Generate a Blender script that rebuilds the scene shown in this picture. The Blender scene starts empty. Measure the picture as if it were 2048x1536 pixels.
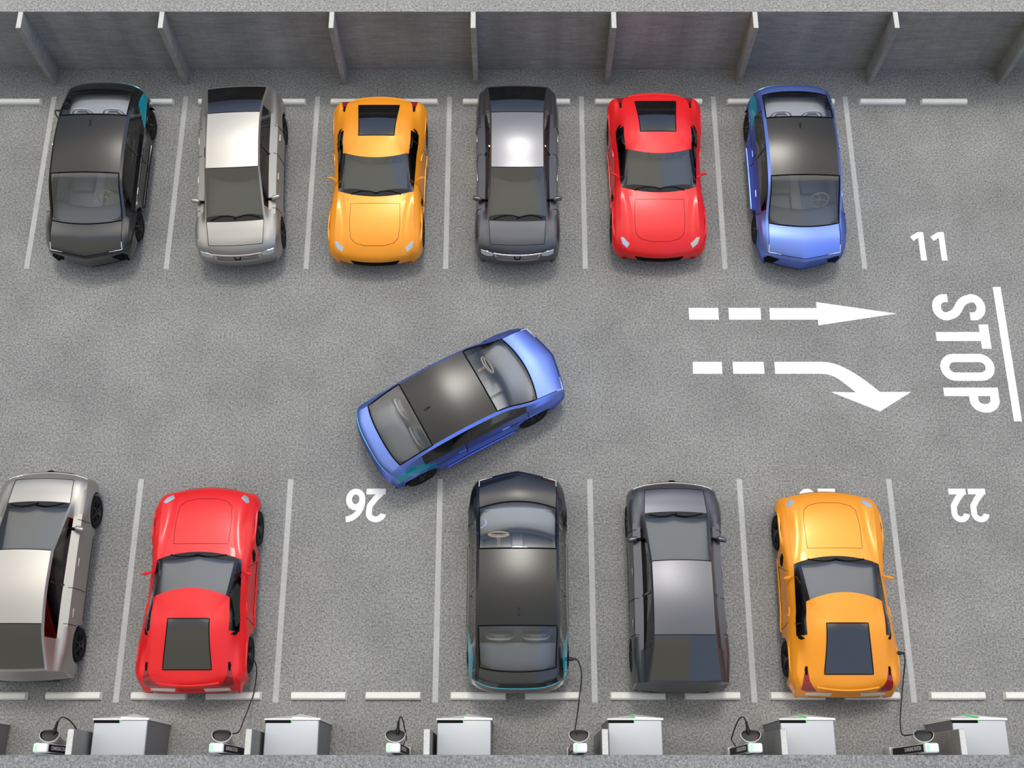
import bpy, bmesh, math, random
from mathutils import Vector, Matrix
from mathutils.bvhtree import BVHTree
random.seed(7)
D = bpy.data
SC = bpy.context.scene
COL = SC.collection
PI = math.pi

# ------------------------------------------------------------------ camera calibration (metres; bay width 3 m)
FPX = math.sqrt(6279.0 * 837.0)
TH = math.atan(6279.0 / FPX)
sT, cT = math.sin(TH), math.cos(TH)
XC, YC = 1030.0, 768.0
CH = 22.272
def G(x, y, z=0.0):
    """world point at height z seen at photo pixel (x, y)"""
    v = y - YC
    k = (CH - z) / (FPX * sT + v * cT)
    return Vector(((x - XC) * k, (FPX * cT - v * sT) * k, z))

cam = D.cameras.new('camera')
cam.sensor_fit = 'HORIZONTAL'; cam.sensor_width = 36.0
cam.lens = FPX / 2048.0 * 36.0
cam.shift_x = -(XC - 1024.0) / 2048.0
cam.clip_end = 500
co = D.objects.new('camera', cam); COL.objects.link(co)
co.location = (0, 0, CH); co.rotation_euler = (PI / 2 - TH, 0, 0)
SC.camera = co
vs = SC.view_settings
vs.view_transform = 'Standard'; vs.look = 'None'; vs.exposure = 0.0; vs.gamma = 1.0
vs.use_curve_mapping = False

# ------------------------------------------------------------------ materials
def nodes(m):
    m.use_nodes = True
    return m.node_tree.nodes, m.node_tree.links
def principled(name, color, rough=0.5, metal=0.0, coat=0.0, coat_rough=0.03, spec=0.5, emit=None, estr=0.0, ior=1.5, tint=None):
    m = D.materials.new(name); N, L = nodes(m)
    b = N['Principled BSDF']
    b.inputs['Base Color'].default_value = (*color, 1)
    b.inputs['Roughness'].default_value = rough
    b.inputs['Metallic'].default_value = metal
    b.inputs['Coat Weight'].default_value = coat
    b.inputs['Coat Roughness'].default_value = coat_rough
    b.inputs['Specular IOR Level'].default_value = spec
    b.inputs['IOR'].default_value = ior
    if tint: b.inputs['Specular Tint'].default_value = (*tint, 1)
    if emit:
        b.inputs['Emission Color'].default_value = (*emit, 1)
        b.inputs['Emission Strength'].default_value = estr
    return m
def speckle(name, base, fine_amp, blot_amp, fine_scale, blot_scale, rough=0.9, bump=0.0, streak=False):
    """mineral surface: fine grain + broad blotches"""
    m = D.materials.new(name); N, L = nodes(m)
    b = N['Principled BSDF']; b.inputs['Roughness'].default_value = rough
    b.inputs['Specular IOR Level'].default_value = 0.25
    tc = N.new('ShaderNodeTexCoord')
    def noise(sc, det, rg, vec=None, ):
        n = N.new('ShaderNodeTexNoise'); n.inputs['Scale'].default_value = sc
        n.inputs['Detail'].default_value = det; n.inputs['Roughness'].default_value = rg
        L.new(vec or tc.outputs['Object'], n.inputs['Vector']); return n
    def ramp(src, lo, hi, a, bb):
        r = N.new('ShaderNodeMapRange'); r.inputs['From Min'].default_value = lo; r.inputs['From Max'].default_value = hi
        r.inputs['To Min'].default_value = a; r.inputs['To Max'].default_value = bb
        L.new(src, r.inputs['Value']); return r
    f = noise(fine_scale, 3.0, 0.75)
    f2 = noise(fine_scale * 2.6, 2.0, 0.6)
    fr = ramp(f.outputs['Fac'], 0.28, 0.72, 1 - fine_amp, 1 + fine_amp)
    fr2 = ramp(f2.outputs['Fac'], 0.3, 0.7, 1 - fine_amp * 0.6, 1 + fine_amp * 0.6)
    bl = noise(blot_scale, 5.0, 0.6)
    br = ramp(bl.outputs['Fac'], 0.3, 0.7, 1 - blot_amp, 1 + blot_amp)
    mu = N.new('ShaderNodeMath'); mu.operation = 'MULTIPLY'
    L.new(fr.outputs[0], mu.inputs[0]); L.new(br.outputs[0], mu.inputs[1])
    mu2 = N.new('ShaderNodeMath'); mu2.operation = 'MULTIPLY'
    L.new(mu.outputs[0], mu2.inputs[0]); L.new(fr2.outputs[0], mu2.inputs[1])
    out = mu2
    if streak:
        mp = N.new('ShaderNodeMapping'); mp.inputs['Scale'].default_value = (1.2, 1.2, 9.0)
        L.new(tc.outputs['Object'], mp.inputs['Vector'])
        st = noise(1.6, 4.0, 0.6, mp.outputs[0])
        sr = ramp(st.outputs['Fac'], 0.3, 0.7, 0.86, 1.14)
        mp2 = N.new('ShaderNodeMapping'); mp2.inputs['Rotation'].default_value = (0, math.radians(-25), 0); mp2.inputs['Scale'].default_value = (1.6, 1, 0.12)
        L.new(tc.outputs['Object'], mp2.inputs['Vector'])
        st2 = noise(0.9, 3.0, 0.5, mp2.outputs[0])
        sr2 = ramp(st2.outputs['Fac'], 0.35, 0.65, 0.86, 1.16)
        mu3 = N.new('ShaderNodeMath'); mu3.operation = 'MULTIPLY'
        L.new(out.outputs[0], mu3.inputs[0]); L.new(sr.outputs[0], mu3.inputs[1])
        mu4 = N.new('ShaderNodeMath'); mu4.operation = 'MULTIPLY'
        L.new(mu3.outputs[0], mu4.inputs[0]); L.new(sr2.outputs[0], mu4.inputs[1]); out = mu4
    vm = N.new('ShaderNodeVectorMath'); vm.operation = 'SCALE'
    vm.inputs[0].default_value = base
    L.new(out.outputs[0], vm.inputs['Scale'])
    L.new(vm.outputs[0], b.inputs['Base Color'])
    if bump:
        bp = N.new('ShaderNodeBump'); bp.inputs['Strength'].default_value = bump; bp.inputs['Distance'].default_value = 0.004
        L.new(f.outputs['Fac'], bp.inputs['Height']); L.new(bp.outputs[0], b.inputs['Normal'])
    return m
def glass(name, tint, refl_tint=(1, 1, 1), ior=1.55, rough=0.0, see=1.0):
    """window glass: tinted see-through pane with a mirror-like coat"""
    m = D.materials.new(name); N, L = nodes(m)
    N.remove(N['Principled BSDF'])
    o = N['Material Output']
    tr = N.new('ShaderNodeBsdfTransparent'); tr.inputs[0].default_value = (*tint, 1)
    gl = N.new('ShaderNodeBsdfGlossy'); gl.inputs['Color'].default_value = (*refl_tint, 1); gl.inputs['Roughness'].default_value = rough
    fr = N.new('ShaderNodeFresnel'); fr.inputs['IOR'].default_value = ior
    mx = N.new('ShaderNodeMixShader')
    L.new(fr.outputs[0], mx.inputs[0]); L.new(tr.outputs[0], mx.inputs[1]); L.new(gl.outputs[0], mx.inputs[2])
    L.new(mx.outputs[0], o.inputs['Surface'])
    return m

M = {}
M['asphalt'] = speckle('asphalt', (0.248, 0.25, 0.245), 0.62, 0.15, 25, 0.7, bump=0.25)
M['concrete_top'] = speckle('concrete_top', (0.315, 0.315, 0.305), 0.55, 0.06, 20, 1.2)
M['concrete_low'] = speckle('concrete_low', (0.245, 0.25, 0.257), 0.55, 0.06, 20, 1.2)
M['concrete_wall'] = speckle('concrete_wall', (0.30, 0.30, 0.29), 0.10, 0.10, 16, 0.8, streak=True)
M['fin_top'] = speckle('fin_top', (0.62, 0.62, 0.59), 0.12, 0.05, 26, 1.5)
M['paint_line'] = speckle('paint_line', (0.46, 0.465, 0.46), 0.16, 0.08, 24, 1.2, rough=0.7)
M['paint_white'] = speckle('paint_white', (0.93, 0.94, 0.94), 0.04, 0.02, 24, 1.2, rough=0.6)
M['stop'] = speckle('stop_concrete', (0.80, 0.80, 0.76), 0.05, 0.05, 20, 1.4)
M['blue'] = principled('blue_pearl', (0.23, 0.35, 0.95), 0.36, 0.90, 0.25, 0.15, tint=(0.12, 0.03, 0.35))
M['black'] = principled('black_paint', (0.006, 0.007, 0.009), 0.22, 0.0, 1.0, 0.05, ior=1.6)
M['silver'] = principled('silver_paint', (0.43, 0.415, 0.39), 0.42, 0.80, 0.15, 0.15)
M['grey'] = principled('graphite_paint', (0.125, 0.128, 0.145), 0.36, 0.80, 0.25, 0.15)
M['yellow'] = principled('yellow_paint', (0.93, 0.33, 0.012), 0.38, 0.2, 0.55, 0.16, spec=0.4)
M['red'] = principled('red_paint', (0.80, 0.012, 0.016), 0.38, 0.12, 0.45, 0.16, spec=0.35)
M['gloss_black'] = principled('gloss_black', (0.008, 0.008, 0.009), 0.08, 0, 1.0)
M['roof_black'] = principled('panoramic_roof', (0.012, 0.012, 0.011), 0.27, 0, 0.0, 0.06, ior=1.48)
M['black_trim'] = principled('black_trim', (0.012, 0.012, 0.013), 0.45)
M['gap'] = principled('gap_black', (0.006, 0.006, 0.006), 0.8, spec=0.1)
M['turquoise'] = principled('turquoise', (0.0, 0.36, 0.50), 0.25, 0.35, 1.0)
M['grille_bright'] = principled('grille_bright', (0.55, 0.52, 0.47), 0.35, 0.3, 0.3)
M['chrome'] = principled('chrome', (0.80, 0.80, 0.80), 0.12, 1.0)
M['rubber'] = principled('rubber', (0.012, 0.012, 0.012), 0.75, spec=0.2)
M['rim_dark'] = principled('rim_dark', (0.035, 0.035, 0.038), 0.35, 0.6)
M['glass_clear'] = glass('glass_clear', (0.94, 0.95, 0.96), ior=1.85)
M['glass_screen'] = glass('glass_screen', (0.80, 0.80, 0.78), ior=2.15)
M['glass_grey'] = glass('glass_grey', (0.20, 0.20, 0.20), ior=1.72)
M['glass_dark'] = glass('glass_dark', (0.05, 0.05, 0.055), ior=2.0)
M['lamp_glass'] = principled('lamp_glass', (0.62, 0.66, 0.70), 0.12, 0.6, 1.0)
M['tail_red'] = principled('tail_red', (0.30, 0.006, 0.012), 0.15, 0.1, 1.0)
M['reverse_white'] = principled('reverse_white', (0.70, 0.66, 0.60), 0.25, 0.0, 1.0)
M['cabin'] = principled('cabin_grey', (0.48, 0.52, 0.57), 0.6)
M['dash_olive'] = principled('dash_olive', (0.44, 0.44, 0.40), 0.6)
M['dash_grey'] = principled('dash_grey', (0.48, 0.485, 0.50), 0.6)
M['cabin_dark'] = principled('cabin_dark', (0.016, 0.016, 0.018), 0.7)
M['cabin_red'] = principled('cabin_red', (0.12, 0.012, 0.012), 0.6)
M['seat_grey'] = principled('seat_grey', (0.26, 0.28, 0.31), 0.55)
M['seat_rim'] = principled('seat_rim', (0.80, 0.79, 0.78), 0.35)
M['wheel_rim_tan'] = principled('wheel_tan', (0.62, 0.52, 0.36), 0.4)
M['cab_white'] = principled('cabinet_white', (0.52, 0.545, 0.58), 0.38, 0.0, 0.2)
M['cab_side'] = principled('cabinet_side', (0.17, 0.175, 0.19), 0.4)
M['white_plastic'] = principled('white_plastic', (0.86, 0.86, 0.86), 0.3)
M['ivory'] = principled('ivory_plastic', (0.66, 0.65, 0.62), 0.4)
M['green_led'] = principled('green_led', (0.05, 0.6, 0.12), 0.3, emit=(0.03, 0.62, 0.10), estr=0.40)
M['mint_led'] = principled('mint_led', (0.35, 0.8, 0.5), 0.3, emit=(0.30, 0.90, 0.45), estr=0.25)
M['screen'] = principled('screen_black', (0.006, 0.006, 0.006), 0.45, 0, 0.0, spec=0.15)
M['screen_text'] = principled('screen_text', (0.55, 0.55, 0.55), 0.4, emit=(0.8, 0.8, 0.8), estr=0.25)
M['cable'] = principled('cable_black', (0.010, 0.010, 0.011), 0.5)

# ------------------------------------------------------------------ mesh helpers
def link(o, parent=None):
    COL.objects.link(o)
    if parent: o.parent = parent
    return o
def mk(name, V, F, mat, parent=None, smooth=True, sharp=38, kind=None, label=None):
    me = D.meshes.new(name)
    me.from_pydata([tuple(v) for v in V], [], F)
    me.validate(); me.update()
    if isinstance(mat, str): mat = M[mat]
    me.materials.append(mat)
    if smooth and len(me.polygons):
        me.shade_smooth()
        me.set_sharp_from_angle(angle=math.radians(sharp))
    o = D.objects.new(name, me); link(o, parent)
    if kind: o['kind'] = kind
    if label: o['label'] = label
    return o
def mkbm(name, bm, mat, parent=None, **k):
    bmesh.ops.recalc_face_normals(bm, faces=bm.faces)
    V = [v.co.copy() for v in bm.verts]
    for i, v in enumerate(bm.verts): v.index = i
    F = [[v.index for v in f.verts] for f in bm.faces]
    bm.free()
    return mk(name, V, F, mat, parent, **k)
def tag(o, label, cat, group=None, kind=None):
    o['label'] = label; o['category'] = cat
    if group: o['group'] = group
    if kind: o['kind'] = kind
    return o
def empty(name, loc=(0, 0, 0), rz=0.0):
    e = D.objects.new(name, None); link(e); e.location = loc; e.rotation_euler = (0, 0, rz)
    e.empty_display_size = 0.2
    return e
def add_box(bm, x0, x1, y0, y1, z0, z1, bev=0.0, seg=2):
    r = bmesh.ops.create_cube(bm, size=1.0, matrix=Matrix.Translation(((x0 + x1) / 2, (y0 + y1) / 2, (z0 + z1) / 2)) @ Matrix.Diagonal((x1 - x0, y1 - y0, z1 - z0, 1)))
    if bev > 0:
        vs_ = set(r['verts'])
        ed = [e for e in bm.edges if e.verts[0] in vs_ and e.verts[1] in vs_]
        bmesh.ops.bevel(bm, geom=ed, offset=bev, segments=seg, profile=0.5, affect='EDGES')
def add_tube(bm, pts, r, n=8, closed=False, caps=True):
    pts = [Vector(p) for p in pts]
    rings = []
    N_ = len(pts)
    up = Vector((0, 0, 1))
    prev = None
    for i, p in enumerate(pts):
        if closed: t = pts[(i + 1) % N_] - pts[i - 1]
        else: t = pts[min(i + 1, N_ - 1)] - pts[max(i - 1, 0)]
        if t.length < 1e-9: t = Vector((0, 1, 0))
        t.normalize()
        if prev is None:
            a = t.cross(up)
            if a.length < 1e-3: a = t.cross(Vector((1, 0, 0)))
        else:
            a = prev - t * prev.dot(t)
            if a.length < 1e-6: a = t.cross(up)
        a.normalize(); prev = a; b = t.cross(a)
        rr = r[i] if isinstance(r, (list, tuple)) else r
        rings.append([bm.verts.new(p + a * rr * math.cos(2 * PI * k / n) + b * rr * math.sin(2 * PI * k / n)) for k in range(n)])
    m_ = N_ if closed else N_ - 1
    for i in range(m_):
        A, B = rings[i], rings[(i + 1) % N_]
        for k in range(n): bm.faces.new((A[k], A[(k + 1) % n], B[(k + 1) % n], B[k]))
    if caps and not closed:
        bm.faces.new(rings[0][::-1]); bm.faces.new(rings[-1])
def add_lathe(bm, prof, axis='X', n=28, off=(0, 0, 0), closed=False):
    """prof: (axial, radius) list"""
    off = Vector(off); rings = []
    for a, r in prof:
        ring = []
        for k in range(n):
            th = 2 * PI * k / n
            if axis == 'X': v = Vector((a, r * math.cos(th), r * math.sin(th)))
            elif axis == 'Y': v = Vector((r * math.cos(th), a, r * math.sin(th)))
            else: v = Vector((r * math.cos(th), r * math.sin(th), a))
            ring.append(bm.verts.new(off + v))
        rings.append(ring)
    cnt = len(rings) if closed else len(rings) - 1
    for i in range(cnt):
        A, B = rings[i], rings[(i + 1) % len(rings)]
        for k in range(n): bm.faces.new((A[k], A[(k + 1) % n], B[(k + 1) % n], B[k]))
    if not closed:
        bm.faces.new(rings[0][::-1]); bm.faces.new(rings[-1])
def prism(bm, poly, z0, z1):
    a = [bm.verts.new((p[0], p[1], z0)) for p in poly]
    b = [bm.verts.new((p[0], p[1], z1)) for p in poly]
    n = len(poly)
    bm.faces.new(a[::-1]); bm.faces.new(b)
    for i in range(n): bm.faces.new((a[i], a[(i + 1) % n], b[(i + 1) % n], b[i]))
def smooth_path(pts, n=8):
    """Catmull-Rom through points"""
    pts = [Vector(p) for p in pts]; out = []
    for i in range(len(pts) - 1):
        p0, p1, p2, p3 = pts[max(i - 1, 0)], pts[i], pts[i + 1], pts[min(i + 2, len(pts) - 1)]
        for k in range(n):
            t = k / n
            out.append(0.5 * ((2 * p1) + (p2 - p0) * t + (2 * p0 - 5 * p1 + 4 * p2 - p3) * t * t + (3 * p1 - p0 - 3 * p2 + p3) * t ** 3))
    out.append(pts[-1]); return out

# ------------------------------------------------------------------ car shell
def pchip(xs, ys):
    n = len(xs); h = [xs[i + 1] - xs[i] for i in range(n - 1)]; d = [(ys[i + 1] - ys[i]) / h[i] for i in range(n - 1)]
    m = [0.0] * n
    m[0], m[-1] = d[0], d[-1]
    for i in range(1, n - 1):
        if d[i - 1] * d[i] <= 0: m[i] = 0
        else:
            w1, w2 = 2 * h[i] + h[i - 1], h[i] + 2 * h[i - 1]
            m[i] = (w1 + w2) / (w1 / d[i - 1] + w2 / d[i])
    def f(x):
        i = 0
        while i < n - 2 and x > xs[i + 1]: i += 1
        t = (x - xs[i]) / h[i]; t2, t3 = t * t, t ** 3
        return (2 * t3 - 3 * t2 + 1) * ys[i] + (t3 - 2 * t2 + t) * h[i] * m[i] + (-2 * t3 + 3 * t2) * ys[i + 1] + (t3 - t2) * h[i] * m[i + 1]
    return f
def pieced(xs, ys, kinks):
    """pchip with free tangents (a crease) at the stations in kinks"""
    cut = [0] + sorted(k for k in kinks if 0 < k < len(xs) - 1) + [len(xs) - 1]
    seg = []
    for a, b in zip(cut, cut[1:]):
        if b - a >= 2: seg.append((xs[b], pchip(xs[a:b + 1], ys[a:b + 1])))
        else:
            seg.append((xs[b], (lambda x0, x1, y0, y1: (lambda x: y0 + (y1 - y0) * (x - x0) / (x1 - x0)))(xs[a], xs[b], ys[a], ys[b])))
    def f(x):
        for e, g in seg:
            if x <= e + 1e-9: return g(x)
        return seg[-1][1](x)
    return f
class Shell:
    """car skin lofted from longitudinal curves K0 (sill) .. K6 (roof panel edge) and the centre line"""
    def __init__(self, spec):
        self.s = spec
        st = spec['st']; n = len(st)
        p = [0.0]
        for i in range(1, n): p.append(p[-1] + math.hypot(st[i][0] - st[i - 1][0], st[i][3] - st[i - 1][3]) + 1e-3)
        self.p = p; kk = spec.get('kinks', ())
        global pchip_; pchip_ = lambda a, b: pieced(a, b, kk)
        self.fy = pchip_(p, [q[0] for q in st]); self.fb = pchip_(p, [q[1] for q in st])
        self.fv = pchip_(p, [q[2] for q in st]); self.fq = pchip_(p, [(q[4] if len(q) > 4 else 0.0) for q in st]); self.fz = pchip_(p, [q[3] for q in st])
        self.X = [pchip_(p, r) for r in spec['x']]; self.Z = [pchip_(p, r) for r in spec['z']]
        # t samples: in station units
        ts = set()
        for i in range(n - 1):
            m = max(2, int(math.ceil((p[i + 1] - p[i]) / 0.05)))
            for k in range(m + 1): ts.add(round(i + k / m, 4))
        for c in spec.get('cuts', []): ts.add(round(c, 4))
        self.ts = sorted(ts)
        cre = spec.get('crease', set())
        nsub = spec.get('nsub', [1, 2, 4, 2, 6, 2]); self.ntop = 12
        self.srow = []
        for k in range(6):
            for j in range(nsub[k]): self.srow.append((k, j / nsub[k]))
        self.srow.append((6, 0.0))
        self.nside = len(self.srow)
        self.cre = cre
        self.grid = [self.row(t) for t in self.ts]
    def pp(self, t):
        i = min(int(t), len(self.p) - 2); return self.p[i] + (t - i) * (self.p[i + 1] - self.p[i])
    def row(self, t):
        p = self.pp(t)
        x = [f(p) for f in self.X]; z = [f(p) for f in self.Z]
        y0, b, v, zc, q4 = self.fy(p), self.fb(p), self.fv(p), self.fz(p), self.fq(p)
        def Y(xx):
            r = min(abs(xx) / x[6], 1.45); return y0 + b * r * r + v * r + q4 * r ** 4
        # arches lift the lower rows
        def lift(xx, zz):
            yy = Y(xx)
            a = 0.0
            for yw in self.s['wheels']:
                d = yy - yw
                if abs(d) < self.s['arch']: a = max(a, self.s['wz'] + math.sqrt(self.s['arch'] ** 2 - d * d))
            zb, zt = z[0], z[3] - 0.03
            a = min(a, z[3] - 0.035)
            if a > zb and zz < z[3] and zt > zb: return a + (zz - zb) * (z[3] - a) / (z[3] - zb)
            return zz
        P = [(x[k], z[k]) for k in range(7)]
        # tangents across
        tan = []
        for k in range(7):
            if k == 0: tan.append(((P[1][0] - P[0][0]), (P[1][1] - P[0][1]))); continue
            if k == 6:
                a = (P[6][0] - P[5][0], P[6][1] - P[5][1]); tan.append(a); continue
            tan.append(((P[k + 1][0] - P[k - 1][0]) / 2, (P[k + 1][1] - P[k - 1][1]) / 2))
        out = []
        for k, f in self.srow:
            if f == 0: px, pz = P[k]
            else:
                A, B = P[k], P[k + 1]; d = (B[0] - A[0], B[1] - A[1])
                L_ = math.hypot(*d) + 1e-6
                def tg(q, kk):
                    if kk in self.cre: return d
                    l = math.hypot(*q) + 1e-6; return (q[0] / l * L_, q[1] / l * L_)
                ta, tb = tg(tan[k], k), tg(tan[k + 1], k + 1)
                h1 = 2 * f ** 3 - 3 * f * f + 1; h2 = f ** 3 - 2 * f * f + f; h3 = -2 * f ** 3 + 3 * f * f; h4 = f ** 3 - f * f
                px = h1 * A[0] + h2 * ta[0] + h3 * B[0] + h4 * tb[0]; pz = h1 * A[1] + h2 * ta[1] + h3 * B[1] + h4 * tb[1]
            if k < 3: pz = lift(px, pz)
            out.append(Vector((px, Y(px), pz)))
        nt = self.ntop
        right = out
        top = []
        for j in range(1, nt):
            xx = x[6] * (1 - 2 * j / nt); r = abs(xx) / x[6]
            top.append(Vector((xx, Y(xx), zc - (zc - z[6]) * r * r)))
        left = [Vector((-q.x, q.y, q.z)) for q in reversed(right)]
        return right + top + left
    def at(self, t, j):
        return self.row(t)[j]
    def build(self, assign):
        """assign(t_mid, strip, side, u) -> part key; strip 0-5 side strips, 6 = top panel"""
        parts = {}
        W_ = len(self.grid[0])
        nS = self.nside; nt = self.ntop
        def strip(j):
            if j < nS - 1: return self.srow[j][0], 1, self.srow[j][1]
            if j < nS - 1 + nt: return 6, 0, (j - (nS - 1) + 0.5) / nt
            jj = W_ - 2 - j
            return self.srow[jj][0], -1, self.srow[jj][1]
        for i in range(len(self.ts) - 1):
            tm = (self.ts[i] + self.ts[i + 1]) / 2
            for j in range(W_ - 1):
                k, side, u = strip(j)
                key = assign(tm, k, side, u)
                if key is None: continue
                parts.setdefault(key, []).append(((i, j), (i, j + 1), (i + 1, j + 1), (i + 1, j)))
        # end caps
        n = len(self.ts) - 1
        parts.setdefault('body', []).append(tuple((0, j) for j in range(W_)))
        parts['body'].append(tuple((n, j) for j in reversed(range(W_))))
        self.bvh = None
        return parts
    def tree(self):
        V = [v for r in self.grid for v in r]; W_ = len(self.grid[0]); F = []
        for i in range(len(self.grid) - 1):
            for j in range(W_ - 1): F.append((i * W_ + j, i * W_ + j + 1, (i + 1) * W_ + j + 1, (i + 1) * W_ + j))
        return BVHTree.FromPolygons(V, F)
    def mesh(self, parts, key, name, mat, parent, thick=0.0, inset=0.0, sharp=38, label=None):
        idx = {}; V = []; F = []
        for f in parts[key]:
            ff = []
            for ij in f:
                if ij not in idx: idx[ij] = len(V); V.append(self.grid[ij[0]][ij[1]].copy())
                ff.append(idx[ij])
            F.append(ff[::-1])
        o = mk(name, V, F, mat, parent, sharp=sharp, label=label)
        return o

def top_tube(sh, tree, pts, r, lift=0.0):
    """polyline in (x, y) laid on the skin from above, as a thin tube"""
    out = []
    for x, y in pts:
        h = tree.ray_cast(Vector((x, y, 3)), Vector((0, 0, -1)))
        if h[0] is not None: out.append(h[0] + Vector((0, 0, lift)))
    return out
def side_pts(tree, pts, side, lift=0.0):
    out = []
    for y, z in pts:
        h = tree.ray_cast(Vector((side * 2, y, z)), Vector((-side, 0, 0)))
        if h[0] is not None: out.append(h[0] + Vector((side * lift, 0, 0)))
    return out
def drape(tree, poly, off, direction='z', side=1, res=0.03, depth=0.02):
    """polygon laid on the skin (from above, or from the side / front), as a small solid pad"""
    bm = bmesh.new()
    vs_ = [bm.verts.new((p[0], p[1], 0)) for p in poly]
    f = bm.faces.new(vs_)
    lo = [min(p[i] for p in poly) for i in (0, 1)]; hi = [max(p[i] for p in poly) for i in (0, 1)]
    for ax in (0, 1):
        n = int((hi[ax] - lo[ax]) / res)
        for k in range(1, n + 1):
            c = lo[ax] + (hi[ax] - lo[ax]) * k / (n + 1)
            co_ = [0, 0, 0]; no = [0, 0, 0]; co_[ax] = c; no[ax] = 1
            bmesh.ops.bisect_plane(bm, geom=bm.verts[:] + bm.edges[:] + bm.faces[:], plane_co=co_, plane_no=no)
    dr = {'z': Vector((0, 0, -1)), 'x': Vector((-side, 0, 0)), 'y': Vector((0, -side, 0))}[direction]
    for v in bm.verts:
        a, b = v.co.x, v.co.y
        o = {'z': Vector((a, b, 3)), 'x': Vector((side * 3, a, b)), 'y': Vector((a, side * 4, b))}[direction]
        h = tree.ray_cast(o, dr)
        q = h[0] if h[0] is not None else o + dr * 2.2
        v.co = q - dr * off
    r = bmesh.ops.extrude_face_region(bm, geom=bm.faces[:])
    for e in r['geom']:
        if isinstance(e, bmesh.types.BMVert): e.co += dr * depth
    return bm
def rounded(poly, r=0.3, n=4):
    out = []
    m = len(poly)
    for i in range(m):
        p0, p1, p2 = Vector(poly[i - 1]), Vector(poly[i]), Vector(poly[(i + 1) % m])
        a = p1 + (p0 - p1) * r; b = p1 + (p2 - p1) * r
        for k in range(n + 1):
            t = k / n; q = a * (1 - t) ** 2 + p1 * 2 * t * (1 - t) + b * t * t
            out.append((q.x, q.y))
    return out

def make_wheel(par, x, y, R, w, spokes, style):
    side = 1 if x > 0 else -1
    bm = bmesh.new()
    pr = [(-w / 2, R * 0.66), (-w / 2, R * 0.93), (-w * 0.40, R * 0.985), (-w * 0.2, R), (w * 0.2, R), (w * 0.40, R * 0.985), (w / 2, R * 0.93), (w / 2, R * 0.70), (w * 0.42, R * 0.66)]
    add_lathe(bm, [(a * side, r) for a, r in pr], 'X', 32, (x, y, R), closed=True)
    ty = mkbm('wheel', bm, 'rubber', par, sharp=40)
    bm = bmesh.new()
    xo = x + side * w * 0.40
    # rim barrel ring, dish, hub and spokes
    add_lathe(bm, [(side * (w * 0.40), R * 0.63), (side * (w * 0.46), R * 0.68), (side * (w * 0.46), R * 0.72), (side * (w * 0.30), R * 0.70), (side * (w * 0.25), R * 0.60)], 'X', 32, (x, y, R), closed=True)
    add_lathe(bm, [(side * (w * 0.30), R * 0.17), (side * (w * 0.42), R * 0.15), (side * (w * 0.44), R * 0.05)], 'X', 16, (x, y, R))
    for k in range(spokes):
        a = 2 * PI * k / spokes + 0.3
        for da in ((-0.11, 0.11) if style else (0.0,)):
            p0 = Vector((x + side * w * 0.36, y + R * 0.12 * math.cos(a), R + R * 0.12 * math.sin(a)))
            p1 = Vector((x + side * w * 0.40, y + R * 0.66 * math.cos(a + da), R + R * 0.66 * math.sin(a + da)))
            add_tube(bm, [p0, (p0 + p1) / 2 + Vector((side * 0.01, 0, 0)), p1], [R * 0.08, R * 0.06, R * 0.075] if not style else [R * 0.06, R * 0.045, R * 0.05], 6)
    mkbm('rim', bm, 'rim_dark', ty)
    bm = bmesh.new()
    add_lathe(bm, [(side * (-w * 0.1), R * 0.66), (side * (w * 0.05), R * 0.64), (side * (w * 0.05), 0.02)], 'X', 28, (x, y, R))
    mkbm('brake_disc', bm, 'cabin_dark', ty)
    return ty
def make_seat(par, x, y, z, mat, rim=None, scale=1.0, fwd=1):
    """bucket seat: cushion, backrest with shoulder wings, head hoop"""
    bm = bmesh.new()
    add_box(bm, x - .24, x + .24, y - .22, y + .27, z, z + .17, 0.06, 3)
    # backrest leaning back
    n = 9; m = 7
    rows = []
    for i in range(n):
        u = i / (n - 1); hh = z + 0.10 + u * 0.60
        wv = 0.235 - 0.05 * u ** 3 - 0.085 * max(0, (u - .72) / .28) ** 2
        yy = y - 0.20 - 0.16 * u
        ring = []
        for j in range(16):
            a = 2 * PI * j / 16
            ring.append(bm.verts.new((x + wv * math.copysign(abs(math.cos(a)) ** .6, math.cos(a)), yy + 0.065 * math.copysign(abs(math.sin(a)) ** .8, math.sin(a)) + 0.05 * abs(math.cos(a)) ** 3, hh)))
        rows.append(ring)
    for i in range(n - 1):
        for j in range(16): bm.faces.new((rows[i][j], rows[i][(j + 1) % 16], rows[i + 1][(j + 1) % 16], rows[i + 1][j]))
    bm.faces.new(rows[0][::-1]); bm.faces.new(rows[-1])
    s = mkbm('seat', bm, mat, par)
    if rim:
        bm = bmesh.new()
        pts = [(x - .235, y - .30, z + .48), (x - .21, y - .35, z + .66), (x - .14, y - .38, z + .745), (x, y - .385, z + .765), (x + .14, y - .38, z + .745), (x + .21, y - .35, z + .66), (x + .235, y - .30, z + .48)]
        add_tube(bm, smooth_path(pts, 5), 0.021, 8)
        mkbm('head_hoop', bm, rim, s, label='pale head hoop')
    return s
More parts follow.
